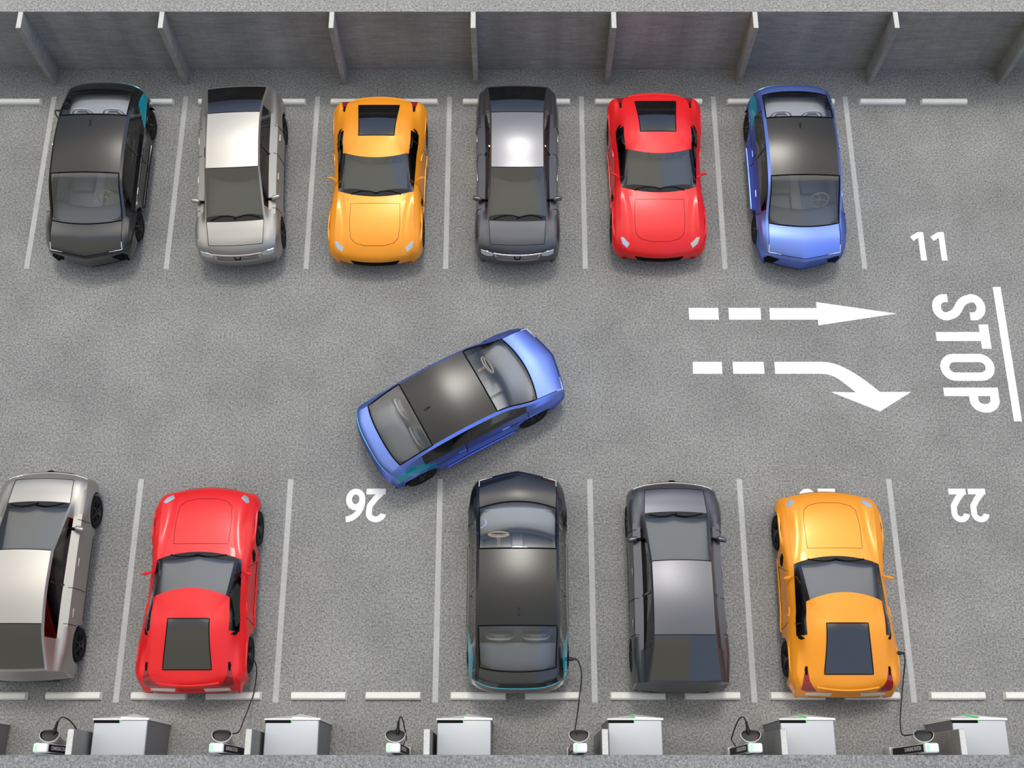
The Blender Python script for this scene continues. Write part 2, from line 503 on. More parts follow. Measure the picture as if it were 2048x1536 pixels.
def make_cabin(par, y0, y1, xw, z_floor, z_top, mat, shelf=None):
    """open tub below the windows with dashboard and rear shelf"""
    V = []; F = []
    sec = [(xw, z_top), (xw - .06, z_top - .16), (xw - .10, z_floor), (.12, z_floor), (.10, z_floor + .09), (-.10, z_floor + .09), (-.12, z_floor), (-xw + .10, z_floor), (-xw + .06, z_top - .16), (-xw, z_top)]
    for yy in (y0, (y0 + y1) / 2, y1):
        for x, z in sec: V.append((x, yy, z))
    n = len(sec)
    for i in range(2):
        for j in range(n - 1): F.append((i * n + j, (i + 1) * n + j, (i + 1) * n + j + 1, i * n + j + 1))
    F.append(tuple(range(n))); F.append(tuple(range(3 * n - 1, 2 * n - 1, -1)))
    return mk('cabin_tub', V, F, mat, par, smooth=False)
def make_dash(par, y, ydeep, xw, z, mat):
    bm = bmesh.new()
    prof = [(y, z - .34), (y, z - .06), (y + .05, z), (y + .16, z + .012), (y + ydeep, z - .03), (y + ydeep, z - .34)]
    n = 14; rings = []
    for i in range(n + 1):
        x = -xw + 2 * xw * i / n; b = -0.17 * (x / xw) ** 2
        rings.append([bm.verts.new((x, p[0] + b * (1 if q < 3 else .2), p[1])) for q, p in enumerate(prof)])
    for i in range(n):
        for j in range(len(prof)):
            k = (j + 1) % len(prof)
            bm.faces.new((rings[i][j], rings[i][k], rings[i + 1][k], rings[i + 1][j]))
    bm.faces.new(rings[0][::-1]); bm.faces.new(rings[-1])
    return mkbm('dashboard', bm, mat, par, sharp=50)
def make_steering(par, x, y, z, mat, R=0.175):
    bm = bmesh.new()
    tilt = Matrix.Translation((x, y, z)) @ Matrix.Rotation(math.radians(-62), 4, 'X')
    ring = [tilt @ Vector((R * math.cos(a), R * 0.92 * math.sin(a), 0)) for a in [2 * PI * k / 28 for k in range(28)]]
    add_tube(bm, ring, 0.018, 8, closed=True)
    for a in (0.1, PI - 0.1, -PI / 2):
        add_tube(bm, [tilt @ Vector((0, 0, -.02)), tilt @ Vector((R * math.cos(a), R * .92 * math.sin(a), 0))], 0.012, 6)
    add_tube(bm, [tilt @ Vector((0, 0, -.01)), tilt @ Vector((0, 0, -.22))], 0.035, 10)
    return mkbm('steering_wheel', bm, mat, par)
def make_wells(par, xs, wheels, R):
    for y in wheels:
        for s in (-1, 1):
            bm = bmesh.new()
            n = 14; xa, xb = xs[0] * s, xs[1] * s
            r0 = [bm.verts.new((xa, y + R * math.cos(a), 0.33 + R * math.sin(a))) for a in [PI * k / n for k in range(n + 1)]]
            r1 = [bm.verts.new((xb, y + R * math.cos(a), 0.33 + R * math.sin(a))) for a in [PI * k / n for k in range(n + 1)]]
            for k in range(n): bm.faces.new((r0[k], r0[k + 1], r1[k + 1], r1[k]))
            bm.faces.new(r1)
            mkbm('wheel_arch_liner', bm, 'gap', par)
def make_floorpan(par, w, y0, y1, wheels):
    bm = bmesh.new()
    add_box(bm, -w, w, wheels[1] + .42, wheels[0] - .42, .17, .30, .03)
    add_box(bm, -w * .62, w * .62, y0, y1, .20, .34, .03)
    return mkbm('floor_pan', bm, 'gap', par)
PAINT = D.materials.new('paint_slot'); M['paint'] = PAINT

def seam(par, lines, r=0.0042, name='panel_gap'):
    bm = bmesh.new()
    for l in lines:
        if len(l) > 1: add_tube(bm, l, r, 5)
    return mkbm(name, bm, 'gap', par)
def grid_line_t(sh, t, j0, j1):
    r = sh.row(t); return [r[j] for j in range(j0, j1 + 1)]

# ------------------------------------------------------------------ MODEL A: four-door electric sedan
def sedan():
    spec = dict(
        st=[(-2.04, .02, 0, .30, .06), (-2.10, .02, 0, .55, .065), (-2.04, .03, 0, .97, .085), (-1.77, .05, 0, 1.11, .03), (-.98, 0, 0, 1.36), (-.25, 0, 0, 1.42), (.43, 0, 0, 1.37),
            (1.42, -.12, 0, .95), (1.75, -.06, -.06, .88), (2.06, -.05, -.12, .73), (2.10, -.05, -.12, .67), (2.09, -.05, -.12, .30), (2.0, -.05, -.10, .20)],
        x=[[.78, .80, .80, .82, .84, .84, .84, .84, .82, .78, .76, .72, .66],
           [.82, .86, .90, .93, .94, .94, .94, .94, .92, .85, .81, .76, .68],
           [.83, .87, .91, .94, .90, .87, .88, .94, .93, .86, .82, .77, .68],
           [.81, .87, .895, .905, .92, .91, .91, .93, .91, .84, .81, .76, .66],
           [.77, .82, .84, .86, .865, .86, .86, .86, .84, .81, .79, .74, .64],
           [.72, .76, .775, .765, .765, .765, .765, .79, .79, .785, .77, .70, .62],
           [.66, .70, .72, .69, .71, .71, .71, .735, .745, .74, .72, .66, .60]],
        z=[[.25, .22, .20, .18, .18, .18, .18, .18, .18, .20, .22, .22, .19],
           [.27, .34, .38, .34, .28, .27, .27, .32, .36, .38, .38, .24, .19],
           [.28, .40, .55, .55, .50, .48, .48, .52, .52, .48, .45, .26, .195],
           [.29, .44, .74, .77, .76, .73, .72, .70, .66, .57, .53, .275, .195],
           [.30, .47, .86, .92, .88, .85, .84, .80, .745, .63, .58, .29, .2],
           [.30, .50, .92, 1.045, 1.27, 1.33, 1.28, .86, .795, .675, .62, .295, .2],
           [.30, .52, .945, 1.08, 1.31, 1.37, 1.32, .885, .83, .70, .64, .30, .2]],
        wheels=(1.14, -1.38), arch=.375, wz=.33, crease={3, 4, 5},
        cuts=[3.55, 3.62, 6.72, 2.1, 3.95, 6.95, 9.5], nsub=[1, 2, 4, 8, 12, 2])
    sh = Shell(spec); tree = sh.tree()
    root = empty('sedan_car')
    def assign(t, k, side, u):
        if k == 6:
            if 6 < t < 7: return 'windscreen'
            if 4 < t < 6: return 'roof'
            if 3 < t < 4: return 'rear_window'
            if 7 < t < 9: return 'bonnet'
            if 2 < t < 3: return 'boot_lid'
            if 10 < t < 11: return 'grille'
            return 'body'
        if k == 5 and False: return 'body'
        if k == 4 and 3.62 < t < 6.72 and 0.0 <= u < 0.92: return 'side_window_r' if side > 0 else 'side_window_l'
        if k == 3 and 1.6 < t < 3.95 and u < (3.97 - t) / .30: return 'accent_r' if side > 0 else 'accent_l'
        if k == 4 and 1.9 < t < 3.7 and u < .42 * min(1, (t - 1.9) / 1.2, (3.7 - t) / .35): return 'accent_r' if side > 0 else 'accent_l'
        return 'body'
    P = sh.build(assign)
    sh.mesh(P, 'body', 'body', 'paint', root)
    sh.mesh(P, 'bonnet', 'bonnet', 'paint', root)
    sh.mesh(P, 'boot_lid', 'boot_lid', 'paint', root)
    sh.mesh(P, 'roof', 'roof_panel', 'roof_black', root, label='glossy black panoramic roof')
    sh.mesh(P, 'windscreen', 'windscreen', 'glass_clear', root)
    sh.mesh(P, 'rear_window', 'rear_window', 'glass_clear', root)
    for k in ('side_window_r', 'side_window_l'): sh.mesh(P, k, 'side_window', 'glass_grey', root)
    for k in ('accent_r', 'accent_l'): sh.mesh(P, k, 'accent_blade', 'turquoise', root, label='turquoise accent blade')
    sh.mesh(P, 'grille', 'grille', 'paint', root)
    nS = sh.nside - 1; W_ = len(sh.grid[0])
    # black frames round the glass
    bm = bmesh.new()
    bm.free()
    for ta, tb in ((3.0, 4.0), (6.0, 7.0)):
        j1, j2 = nS, nS + sh.ntop
        loop = grid_line_t(sh, tb, j1, j2) + [sh.row(tb + (ta - tb) * i / 14)[j2] for i in range(1, 14)] + grid_line_t(sh, ta, j1, j2)[::-1] + [sh.row(ta + (tb - ta) * i / 14)[j1] for i in range(1, 14)]
        bm = bmesh.new(); add_tube(bm, [v + Vector((0, 0, .004)) for v in loop], .014, 6, closed=True)
        mkbm('window_seal', bm, 'gap', root)
    # corner fillets of windscreen and rear window in black frit
    for yb, t in ((1, 7.0), (-1, 3.0)):
        for s in (1, -1):
            r = sh.row(t); c = r[nS] if s > 0 else r[nS + sh.ntop]
            d = .20 if yb > 0 else .15
            poly = [(c.x, c.y + .0), (c.x - s * .01, c.y - yb * d), (c.x - s * .035, c.y - yb * d * .45), (c.x - s * .09, c.y - yb * d * .12), (c.x - s * .2, c.y + yb * .01)]
            mkbm('window_frit', drape(tree, poly, .004, depth=.006), 'gloss_black', root)
    # lower body cladding: front corner vents, bumper blade
    for s in (1, -1):
        poly = [(s * .50, .56), (s * .74, .60), (s * .80, .44), (s * .74, .30), (s * .60, .32)]
        mkbm('air_vent', drape(tree, poly, .006, 'y', 1, depth=.03), 'gap', root)
        r = [sh.row(9.02 - .02 * i)[nS if s > 0 else nS + sh.ntop] for i in range(3)]
        # thin daytime light: along the bonnet corner
        e = sh.row(9.0)
        jj = [nS + 3, nS + 2, nS + 1, nS] if s > 0 else [nS + sh.ntop - 3, nS + sh.ntop - 2, nS + sh.ntop - 1, nS + sh.ntop]
        pts = [e[j] + Vector((0, .0, .008)) for j in jj[1:]] + [sh.row(8.8)[jj[-1]] + Vector((0, 0, .008)), sh.row(8.45)[jj[-1]] + Vector((0, 0, .008))]
        bm = bmesh.new(); add_tube(bm, smooth_path(pts, 4), [.004] * 4 + [.008] * (len(smooth_path(pts, 4)) - 5) + [.005], 6)
        mkbm('headlight', bm, 'seat_rim', root, label='thin white light strip')
    # front lip & rear turquoise line
    bm = bmesh.new(); add_tube(bm, [v + Vector((0, .004, .0)) for v in grid_line_t(sh, 11.6, nS - 20, W_ - 1 - (nS - 20))], .022, 6)
    mkbm('front_splitter', bm, 'gap', root)
    bm = bmesh.new(); e = [v + Vector((0, -.004, .0)) for v in grid_line_t(sh, 1.9, nS - 2, W_ - 1 - (nS - 2))]
    add_tube(bm, e, .007, 6); mkbm('tail_light_strip', bm, 'turquoise', root, label='turquoise strip along the tail')
    # seams: doors, bonnet
    lines = []
    for s in (1, -1):
        for t in (4.85, 6.75):
            lines.append([v + Vector((s * .002, 0, 0)) for v in (grid_line_t(sh, t, 2, 15) if s > 0 else grid_line_t(sh, t, W_ - 16, W_ - 3))])
        lines.append(side_pts(tree, [(y, .33) for y in [-.88 + .1 * i for i in range(17)]], s, .002))
        j = nS if s > 0 else nS + sh.ntop
        lines.append([sh.row(7 + 2 * i / 14)[j] + Vector((0, 0, .002)) for i in range(15)])
    lines.append([v + Vector((0, 0, .002)) for v in grid_line_t(sh, 9.0, nS, nS + sh.ntop)])
    seam(root, lines, .006)
    # B pillar, handles, sill
    for s in (1, -1):
        bm = bmesh.new()
        jl = [j for j, (k, f) in enumerate(sh.srow) if k == 4]
        r = sh.row(4.95); pts = [(r[j] if s > 0 else r[W_ - 1 - j]) + Vector((s * .003, 0, 0)) for j in jl]
        add_tube(bm, pts, .022, 6); mkbm('door_pillar', bm, 'gloss_black', root)
        for y in (-.55, .42):
            h = side_pts(tree, [(y, .70), (y + .08, .70), (y + .16, .70)], s, .012)
            bm = bmesh.new(); add_tube(bm, h, .012, 6); mkbm('door_handle', bm, 'paint', root)
        bm = bmesh.new(); add_tube(bm, [v for v in side_pts(tree, [(y, .30) for y in [-.85 + .08 * i for i in range(20)]], s, .012)], .028, 6)
        mkbm('sill_blade', bm, 'paint', root)
    # antenna
    bm = bmesh.new(); h = tree.ray_cast(Vector((.02, -.72, 3)), Vector((0, 0, -1)))[0]
    add_tube(bm, [h + Vector((0, .07, -.01)), h + Vector((0, .02, .03)), h + Vector((0, -.07, .055)), h + Vector((0, -.075, -.01))], [.008, .011, .008, .008], 6)
    mkbm('antenna', bm, 'black_trim', root)
    make_cabin(root, -1.80, 1.34, .76, .36, .80, 'cabin')
    make_dash(root, .92, .56, .74, .83, 'cabin')
    bm = bmesh.new(); add_box(bm, -.72, .72, -1.80, -1.22, .76, .90, .04); mkbm('rear_shelf', bm, 'cabin', root)
    for x in (-.35, .35): make_seat(root, x, .12, .40, 'seat_grey', 'seat_rim')
    for x in (-.33, .33): make_seat(root, x, -.82, .45, 'seat_grey', 'seat_rim')
    make_steering(root, -.36, .78, .93, 'wheel_rim_tan', .19)
    for y in spec['wheels']:
        for s in (1, -1): make_wheel(root, s * .81, y, .33, .22, 8, 1)
    make_wells(root, (.93, .62), spec['wheels'], .372)
    make_floorpan(root, .80, -1.9, 1.9, spec['wheels'])
    return root, sh, tree

# ------------------------------------------------------------------ MODEL B: compact hatchback with waisted roof
def hatchback():
    spec = dict(
        st=[(-1.93, .03, 0, .28), (-1.98, .04, 0, .62), (-1.93, .05, 0, .92), (-1.87, .02, 0, 1.22), (-1.83, .02, 0, 1.25), (-1.05, 0, 0, 1.47), (-.40, 0, 0, 1.52), (.30, -.02, 0, 1.48),
            (1.31, -.03, 0, 1.02), (1.52, -.02, 0, .97), (1.80, -.03, 0, .885), (1.95, -.05, 0, .74), (2.0, -.06, 0, .52), (1.96, -.06, 0, .26)],
        x=[[.72, .78, .79, .79, .79, .79, .79, .79, .80, .80, .78, .76, .74, .68],
           [.78, .86, .87, .88, .89, .88, .87, .87, .89, .89, .87, .82, .78, .70],
           [.78, .86, .87, .87, .88, .89, .88, .87, .88, .88, .86, .82, .78, .70],
           [.76, .83, .84, .82, .82, .84, .83, .82, .82, .82, .80, .78, .76, .68],
           [.68, .74, .75, .73, .73, .70, .68, .675, .685, .70, .69, .69, .68, .62],
           [.60, .67, .67, .67, .66, .585, .57, .575, .63, .62, .60, .60, .60, .56],
           [.55, .62, .63, .64, .63, .55, .54, .54, .595, .58, .56, .54, .54, .52]],
        z=[[.26, .24, .22, .20, .20, .20, .20, .20, .20, .20, .20, .22, .24, .24],
           [.27, .36, .38, .36, .36, .32, .30, .30, .32, .34, .36, .36, .32, .24],
           [.28, .48, .62, .66, .66, .62, .60, .60, .60, .60, .58, .50, .40, .25],
           [.28, .54, .80, .97, .98, .96, .94, .92, .90, .87, .79, .65, .47, .25],
           [.28, .56, .84, 1.08, 1.08, 1.05, 1.02, .99, .955, .92, .85, .70, .49, .25],
           [.28, .59, .88, 1.18, 1.20, 1.40, 1.44, 1.41, .985, .94, .865, .715, .50, .26],
           [.28, .60, .90, 1.20, 1.23, 1.45, 1.49, 1.455, 1.0, .955, .872, .725, .51, .26]],
        wheels=(1.28, -1.28), arch=.36, wz=.32, crease={3, 4, 5},
        cuts=[4.9, 4.72, 7.72, 10.9, 11.0], kinks=(3, 4, 7, 8))
    sh = Shell(spec); tree = sh.tree()
    root = empty('hatchback_car')
    def assign(t, k, side, u):
        if k == 6:
            if 7 < t < 8: return 'windscreen'
            if 5 < t < 7: return 'roof'
            if 4 < t < 5: return 'rear_window'
            if 8 < t < 10: return 'bonnet'
            if 2 < t < 4: return 'tailgate'
            return 'body'
        if k == 4 and 4.72 < t < 7.72 and u < .84: return 'side_window_r' if side > 0 else 'side_window_l'
        return 'body'
    P = sh.build(assign)
    sh.mesh(P, 'body', 'body', 'paint', root)
    sh.mesh(P, 'bonnet', 'bonnet', 'paint', root)
    sh.mesh(P, 'tailgate', 'tailgate', 'paint', root)
    sh.mesh(P, 'roof', 'roof_panel', 'paint', root)
    sh.mesh(P, 'windscreen', 'windscreen', 'glass_screen', root)
    sh.mesh(P, 'rear_window', 'rear_window', 'glass_dark', root)
    for k in ('side_window_r', 'side_window_l'): sh.mesh(P, k, 'side_window', 'glass_grey', root)
    nS = sh.nside - 1; W_ = len(sh.grid[0])
    # black cowl with wipers at windscreen base
    e = sh.row(8.0); e2 = sh.row(7.88); nt = sh.ntop
    V = []; F = []
    for j in range(nt + 1):
        u = j / nt; wv = .62 + .38 * abs(math.sin(u * PI * 2.0))
        a, b = e[nS + j], e2[nS + j]
        V += [a + Vector((0, .004, .006)), a + (b - a) * wv + Vector((0, 0, .006)), a + (b - a) * wv + Vector((0, 0, -.01)), a + Vector((0, .004, -.01))]
    for j in range(nt):
        for q in range(4): F.append((4 * j + q, 4 * j + (q + 1) % 4, 4 * j + 4 + (q + 1) % 4, 4 * j + 4 + q))
    F.append((0, 1, 2, 3)); F.append((4 * nt + 3, 4 * nt + 2, 4 * nt + 1, 4 * nt))
    mk('cowl', V, F, 'black_trim', root)
    for x0, x1 in ((.50, -.06), (.02, -.52)):
        bm = bmesh.new()
        def on(x, y):
            h = tree.ray_cast(Vector((x, y, 3)), Vector((0, 0, -1)))[0]; return h + Vector((0, 0, .018))
        add_tube(bm, [on(x0 + (x1 - x0) * i / 8, 1.275 - .07 * math.sin(PI * i / 8 * .9) ) for i in range(9)], .010, 5)
        mkbm('wiper', bm, 'gap', root)
    # grille with bars and emblem ring, headlamps
    gp = [(-.50, .735), (.50, .735), (.43, .56), (-.43, .56)]
    g = mkbm('grille', drape(tree, gp, .010, 'y', 1, depth=.03), 'grille_bright', root)
    bm = bmesh.new()
    for z in (.60, .645, .69):
        pts = [tree.ray_cast(Vector((x, 4, z)), Vector((0, -1, 0)))[0] + Vector((0, .014, .003)) for x in [-.44 + .08 * i for i in range(12)]]
        add_tube(bm, pts, .006, 5)
    mkbm('grille_bar', bm, 'gap', g)
    bm = bmesh.new(); h = tree.ray_cast(Vector((0, 4, .68)), Vector((0, -1, 0)))[0]
    nrm = Vector((0, .75, .66))
    rot = nrm.to_track_quat('Z', 'Y').to_matrix().to_4x4()
    ring = [Matrix.Translation(h + nrm * .008) @ rot @ Vector((.062 * math.cos(a), .062 * math.sin(a), 0)) for a in [2 * PI * i / 20 for i in range(20)]]
    add_tube(bm, ring, .013, 6, closed=True)
    mkbm('emblem', bm, 'gap', root, label='dark ring emblem')
    for s in (1, -1):
        pl = [(s * .50, .72), (s * .62, .75), (s * .76, .735), (s * .755, .64), (s * .64, .62), (s * .52, .65)]
        mkbm('headlight', drape(tree, pl, .010, 'y', 1, depth=.03), 'lamp_glass', root, label='silver glass headlamp')
        # mirrors
        bm = bmesh.new()
        c = Vector((s * .84, .78, 1.01))
        n = 10; rows = []
        for i in range(n):
            u = i / (n - 1) * 2 - 1; r = math.sqrt(max(0.0, 1 - u ** 4)) * .9 + .05
            ring_ = [bm.verts.new(c + Vector((u * .10 * s, .055 * r * math.cos(a) + (.03 if abs(u) < .9 else .02) * -u * s * 0 - .02 * u * s * s, .06 * r * math.sin(a)))) for a in [2 * PI * k / 12 for k in range(12)]]
            rows.append(ring_)
        for i in range(n - 1):
            for k in range(12): bm.faces.new((rows[i][k], rows[i][(k + 1) % 12], rows[i + 1][(k + 1) % 12], rows[i + 1][k]))
        bm.faces.new(rows[0][::-1]); bm.faces.new(rows[-1])
        mr = mkbm('door_mirror', bm, 'paint', root)
        bm = bmesh.new(); add_tube(bm, [(s * .66, .80, .98), (s * .74, .785, .975), (s * .80, .775, .985)], [.03, .025, .03], 8); mkbm('mirror_arm', bm, 'gap', mr)
        # door pillar and handles
        jl = [j for j, (k, f) in enumerate(sh.srow) if k == 4]
        bm = bmesh.new(); r = sh.row(6.18)
        add_tube(bm, [(r[j] if s > 0 else r[W_ - 1 - j]) + Vector((s * .002, 0, 0)) for j in jl], .024, 6); mkbm('door_pillar', bm, 'gloss_black', root)
        for y in (-.85, .10):
            hh = side_pts(tree, [(y, .84), (y + .08, .845), (y + .16, .84)], s, .014)
            bm = bmesh.new(); add_tube(bm, hh, .013, 6); mkbm('door_handle', bm, 'paint', root)
    lines = []
    for s in (1, -1):
        for t in (5.1, 6.12, 7.72):
            rr = sh.row(t); ids = [j for j in range(2, nS + 1) if sh.srow[j][0] < 4]
            lines.append([(rr[j] if s > 0 else rr[W_ - 1 - j]) + Vector((s * .002, 0, .002)) for j in ids])
        lines.append(side_pts(tree, [(y, .36) for y in [-.85 + .09 * i for i in range(19)]], s, .002))
        j = nS if s > 0 else nS + nt
        lines.append([sh.row(8 + 2 * i / 12)[j] + Vector((0, 0, .002)) for i in range(13)])
    lines.append([v + Vector((0, 0, .002)) for v in grid_line_t(sh, 10.0, nS, nS + nt)])
    seam(root, lines, .0055)
    for t in (5.0, 7.0):
        bm = bmesh.new(); add_tube(bm, [v + Vector((0, 0, .003)) for v in grid_line_t(sh, t, nS, nS + nt)], .007, 5); mkbm('window_seal', bm, 'gap', root)
    bm = bmesh.new()
    add_box(bm, -.56, .56, -1.955, -1.86, .24, .34, .02)
    mkbm('rear_valance', bm, 'black_trim', root)
    make_cabin(root, -1.62, 1.12, .62, .38, .92, 'cabin_red')
    make_dash(root, .30, .92, .585, .95, 'dash_olive')
    for x in (-.31, .31): make_seat(root, x, .06, .44, 'cabin_red')
    bm = bmesh.new(); add_box(bm, -.56, .56, -.92, -.48, .42, .60, .05, 3); add_box(bm, -.56, .56, -1.08, -.90, .55, 1.05, .05, 3)
    mkbm('rear_bench', bm, 'cabin_red', root)
    make_steering(root, -.31, .30, 1.02, 'cabin_dark', .16)
    for y in spec['wheels']:
        for s in (1, -1): make_wheel(root, s * .775, y, .32, .21, 6, 0)
    make_wells(root, (.87, .58), spec['wheels'], .357)
    make_floorpan(root, .76, -1.8, 1.85, spec['wheels'])
    return root, sh, tree

# ------------------------------------------------------------------ MODEL C: two-seat sports coupe
def coupe():
    spec = dict(
        st=[(-1.90, .01, 0, .30), (-1.975, .012, 0, .56), (-1.90, .025, 0, .70), (-1.87, .04, 0, .85), (-1.60, 0, 0, .97), (-.71, 0, 0, 1.19), (-.155, -.13, 0, 1.22),
            (.58, -.10, 0, .87), (1.1, 0, 0, .82), (1.64, -.02, 0, .70), (1.92, -.05, 0, .51), (1.95, -.055, 0, .36), (1.88, -.055, 0, .22)],
        x=[[.78, .80, .84, .86, .90, .90, .90, .90, .90, .86, .72, .70, .66],
           [.84, .88, .92, .96, 1.0, 1.0, .98, .97, .98, .98, .86, .80, .72],
           [.84, .89, .92, .96, 1.02, .99, .94, .95, 1.0, .99, .87, .81, .72],
           [.82, .87, .90, .93, 1.0, .97, .93, .92, .97, .95, .84, .79, .70],
           [.74, .78, .80, .83, .89, .87, .84, .80, .82, .84, .77, .73, .66],
           [.62, .62, .60, .60, .66, .72, .70, .735, .70, .68, .62, .60, .55],
           [.50, .50, .48, .47, .445, .38, .64, .68, .57, .55, .52, .50, .48]],
        z=[[.27, .22, .20, .18, .17, .17, .17, .17, .17, .18, .22, .24, .20],
           [.29, .36, .36, .34, .30, .27, .27, .28, .30, .34, .36, .28, .21],
           [.30, .42, .52, .54, .55, .50, .48, .50, .52, .48, .41, .31, .22],
           [.30, .47, .66, .72, .74, .73, .72, .71, .70, .62, .46, .33, .22],
           [.30, .49, .71, .81, .87, .88, .87, .82, .815, .71, .49, .34, .22],
           [.30, .50, .72, .82, .93, 1.09, 1.11, .84, .775, .665, .50, .345, .22],
           [.30, .50, .73, .835, .965, 1.18, 1.165, .855, .80, .685, .505, .35, .22]],
        wheels=(1.15, -1.26), arch=.385, wz=.34, crease={4},
        nsub=[1, 2, 4, 4, 6, 4], cuts=[4.78, 6.95, 6.9, 5.0, 2.2, 2.8], kinks=(6, 7))
    sh = Shell(spec); tree = sh.tree()
    root = empty('sports_car')
    def assign(t, k, side, u):
        if k == 6:
            if 6 < t < 7: return 'windscreen'
            if 5 < t < 6: return 'roof'
            if 4 < t < 5: return 'rear_window'
            if 8.0 < t < 9 or 7.3 < t <= 8.0: return 'bonnet'
            return 'body'
        if k == 5 and 6 < t < 7: return 'pillar_r' if side > 0 else 'pillar_l'
        if k in (5,) and 5 < t < 6: return 'roof'
        if k == 4 and 4.78 < t < 6.9 and u < .95: return 'side_window_r' if side > 0 else 'side_window_l'
        if k == 4 and 6 < t < 7: return 'pillar_r' if side > 0 else 'pillar_l'
        return 'body'
    P = sh.build(assign)
    sh.mesh(P, 'body', 'body', 'paint', root)
    sh.mesh(P, 'bonnet', 'bonnet', 'paint', root)
    sh.mesh(P, 'roof', 'roof_panel', 'paint', root)
    sh.mesh(P, 'windscreen', 'windscreen', 'glass_screen', root)
    sh.mesh(P, 'rear_window', 'rear_window', 'glass_dark', root)
    for k in ('side_window_r', 'side_window_l'): sh.mesh(P, k, 'side_window', 'glass_grey', root)
    for k in ('pillar_r', 'pillar_l'): sh.mesh(P, k, 'windscreen_pillar', 'gloss_black', root, label='gloss black windscreen pillar')
    nS = sh.nside - 1; W_ = len(sh.grid[0]); nt = sh.ntop
    # cowl
    e = sh.row(7.0); e2 = sh.row(6.85)
    V = []; F = []
    for j in range(nt + 1):
        u = j / nt; wv = .55 + .45 * abs(math.sin(u * PI * 2.0)) ** .8
        a, b = e[nS + j], e2[nS + j]
        V += [a + Vector((0, .004, .006)), a + (b - a) * wv + Vector((0, 0, .006)), a + (b - a) * wv + Vector((0, 0, -.01)), a + Vector((0, .004, -.01))]
    for j in range(nt):
        for q in range(4): F.append((4 * j + q, 4 * j + (q + 1) % 4, 4 * j + 4 + (q + 1) % 4, 4 * j + 4 + q))
    F.append((0, 1, 2, 3)); F.append((4 * nt + 3, 4 * nt + 2, 4 * nt + 1, 4 * nt))
    mk('cowl', V, F, 'black_trim', root)
    for x0, x1 in ((.52, -.05), (.02, -.54)):
        bm = bmesh.new()
        def on(x, y):
            return tree.ray_cast(Vector((x, y, 3)), Vector((0, 0, -1)))[0] + Vector((0, 0, .016))
        add_tube(bm, [on(x0 + (x1 - x0) * i / 8, .53 - .05 * math.sin(PI * i / 8)) for i in range(9)], .009, 5)
        mkbm('wiper', bm, 'gap', root)
    lines = []
    hood = [(-.52, .74), (.52, .74), (.53, 1.2), (.50, 1.50), (.40, 1.60), (.2, 1.655), (-.2, 1.655), (-.40, 1.60), (-.50, 1.50), (-.53, 1.2), (-.52, .74)]
    hp = []
    for i in range(len(hood) - 1):
        for k in range(8):
            hp.append((hood[i][0] + (hood[i + 1][0] - hood[i][0]) * k / 8, hood[i][1] + (hood[i + 1][1] - hood[i][1]) * k / 8))
    hp.append(hp[0]); lines.append(top_tube(sh, tree, hp, 0, .001))
    for s in (1, -1):
        pl = [(s * .64, 1.68), (s * .69, 1.76), (s * .79, 1.69), (s * .83, 1.57), (s * .77, 1.56), (s * .71, 1.62)]
        mkbm('headlight', drape(tree, pl, .008, depth=.03), 'lamp_glass', root, label='clear glass headlamp')
        # tail notch + lamp
        pl = [(s * .73, -1.53), (s * .785, -1.55), (s * .82, -1.72), (s * .83, -1.85), (s * .70, -1.885), (s * .54, -1.885), (s * .64, -1.80), (s * .70, -1.70)]
        mkbm('tail_light', drape(tree, pl, .006, depth=.03), 'tail_red', root, label='dark red tail lamp')
        pl = [(s * .735, -1.46), (s * .765, -1.45), (s * .785, -1.50), (s * .775, -1.60), (s * .75, -1.62), (s * .735, -1.56)]
        mkbm('tail_vent', drape(tree, pl, .010, depth=.02), 'gap', root)
        pl = [(s * .26, -1.905), (s * .72, -1.89), (s * .74, -1.93), (s * .28, -1.955)]
        mkbm('reverse_light', drape(tree, pl, .008, depth=.03), 'reverse_white', root, label='white reversing lamp')
        # side intake behind the front wheel + door scallop
        pl = [(.68, .66), (.60, .68), (.50, .62), (.44, .52), (.50, .46), (.62, .50)]
        mkbm('side_vent', drape(tree, pl, .006, 'x', s, depth=.03), 'gap', root)
        # haunch intake behind the side window
        pl = [(s * .80, -.92), (s * .845, -.90), (s * .87, -.84), (s * .85, -.955), (s * .81, -.985), (s * .76, -.97)]
        mkbm('shoulder_vent', drape(tree, pl, .008, depth=.02), 'gap', root)
        bm = bmesh.new(); add_tube(bm, [(s * .84, .22, .85), (s * .90, .185, .895), (s * .97, .16, .91), (s * 1.03, .155, .905)], [.016, .026, .036, .014], 8)
        mkbm('door_mirror', bm, 'paint', root)
        h = side_pts(tree, [(-.52, .73), (-.44, .735), (-.36, .73)], s, .010)
        bm = bmesh.new(); add_tube(bm, h, .011, 6); mkbm('door_handle', bm, 'paint', root)
        lines.append(side_pts(tree, [(.50 - .02 * i, .30 + .05 * i) for i in range(10)], s, .002))
        lines.append(side_pts(tree, [(-.72 + .01 * i, .30 + .05 * i) for i in range(10)], s, .002))
        lines.append(side_pts(tree, [(y, .31) for y in [-.70 + .1 * i for i in range(13)]], s, .002))
        bm = bmesh.new(); add_tube(bm, side_pts(tree, [(y, .27) for y in [-.75 + .1 * i for i in range(15)]], s, .004), .026, 6)
        mkbm('sill_blade', bm, 'paint', root)
        # wing of door scallop
        jl = [j for j, (k, f) in enumerate(sh.srow) if k == 4]
        bm = bmesh.new(); r = sh.row(5.06)
        add_tube(bm, [(r[j] if s > 0 else r[W_ - 1 - j]) for j in jl], .016, 6); mkbm('door_pillar', bm, 'gloss_black', root)
    seam(root, lines, .004)
    bm = bmesh.new()
    j1, j2 = nS, nS + nt
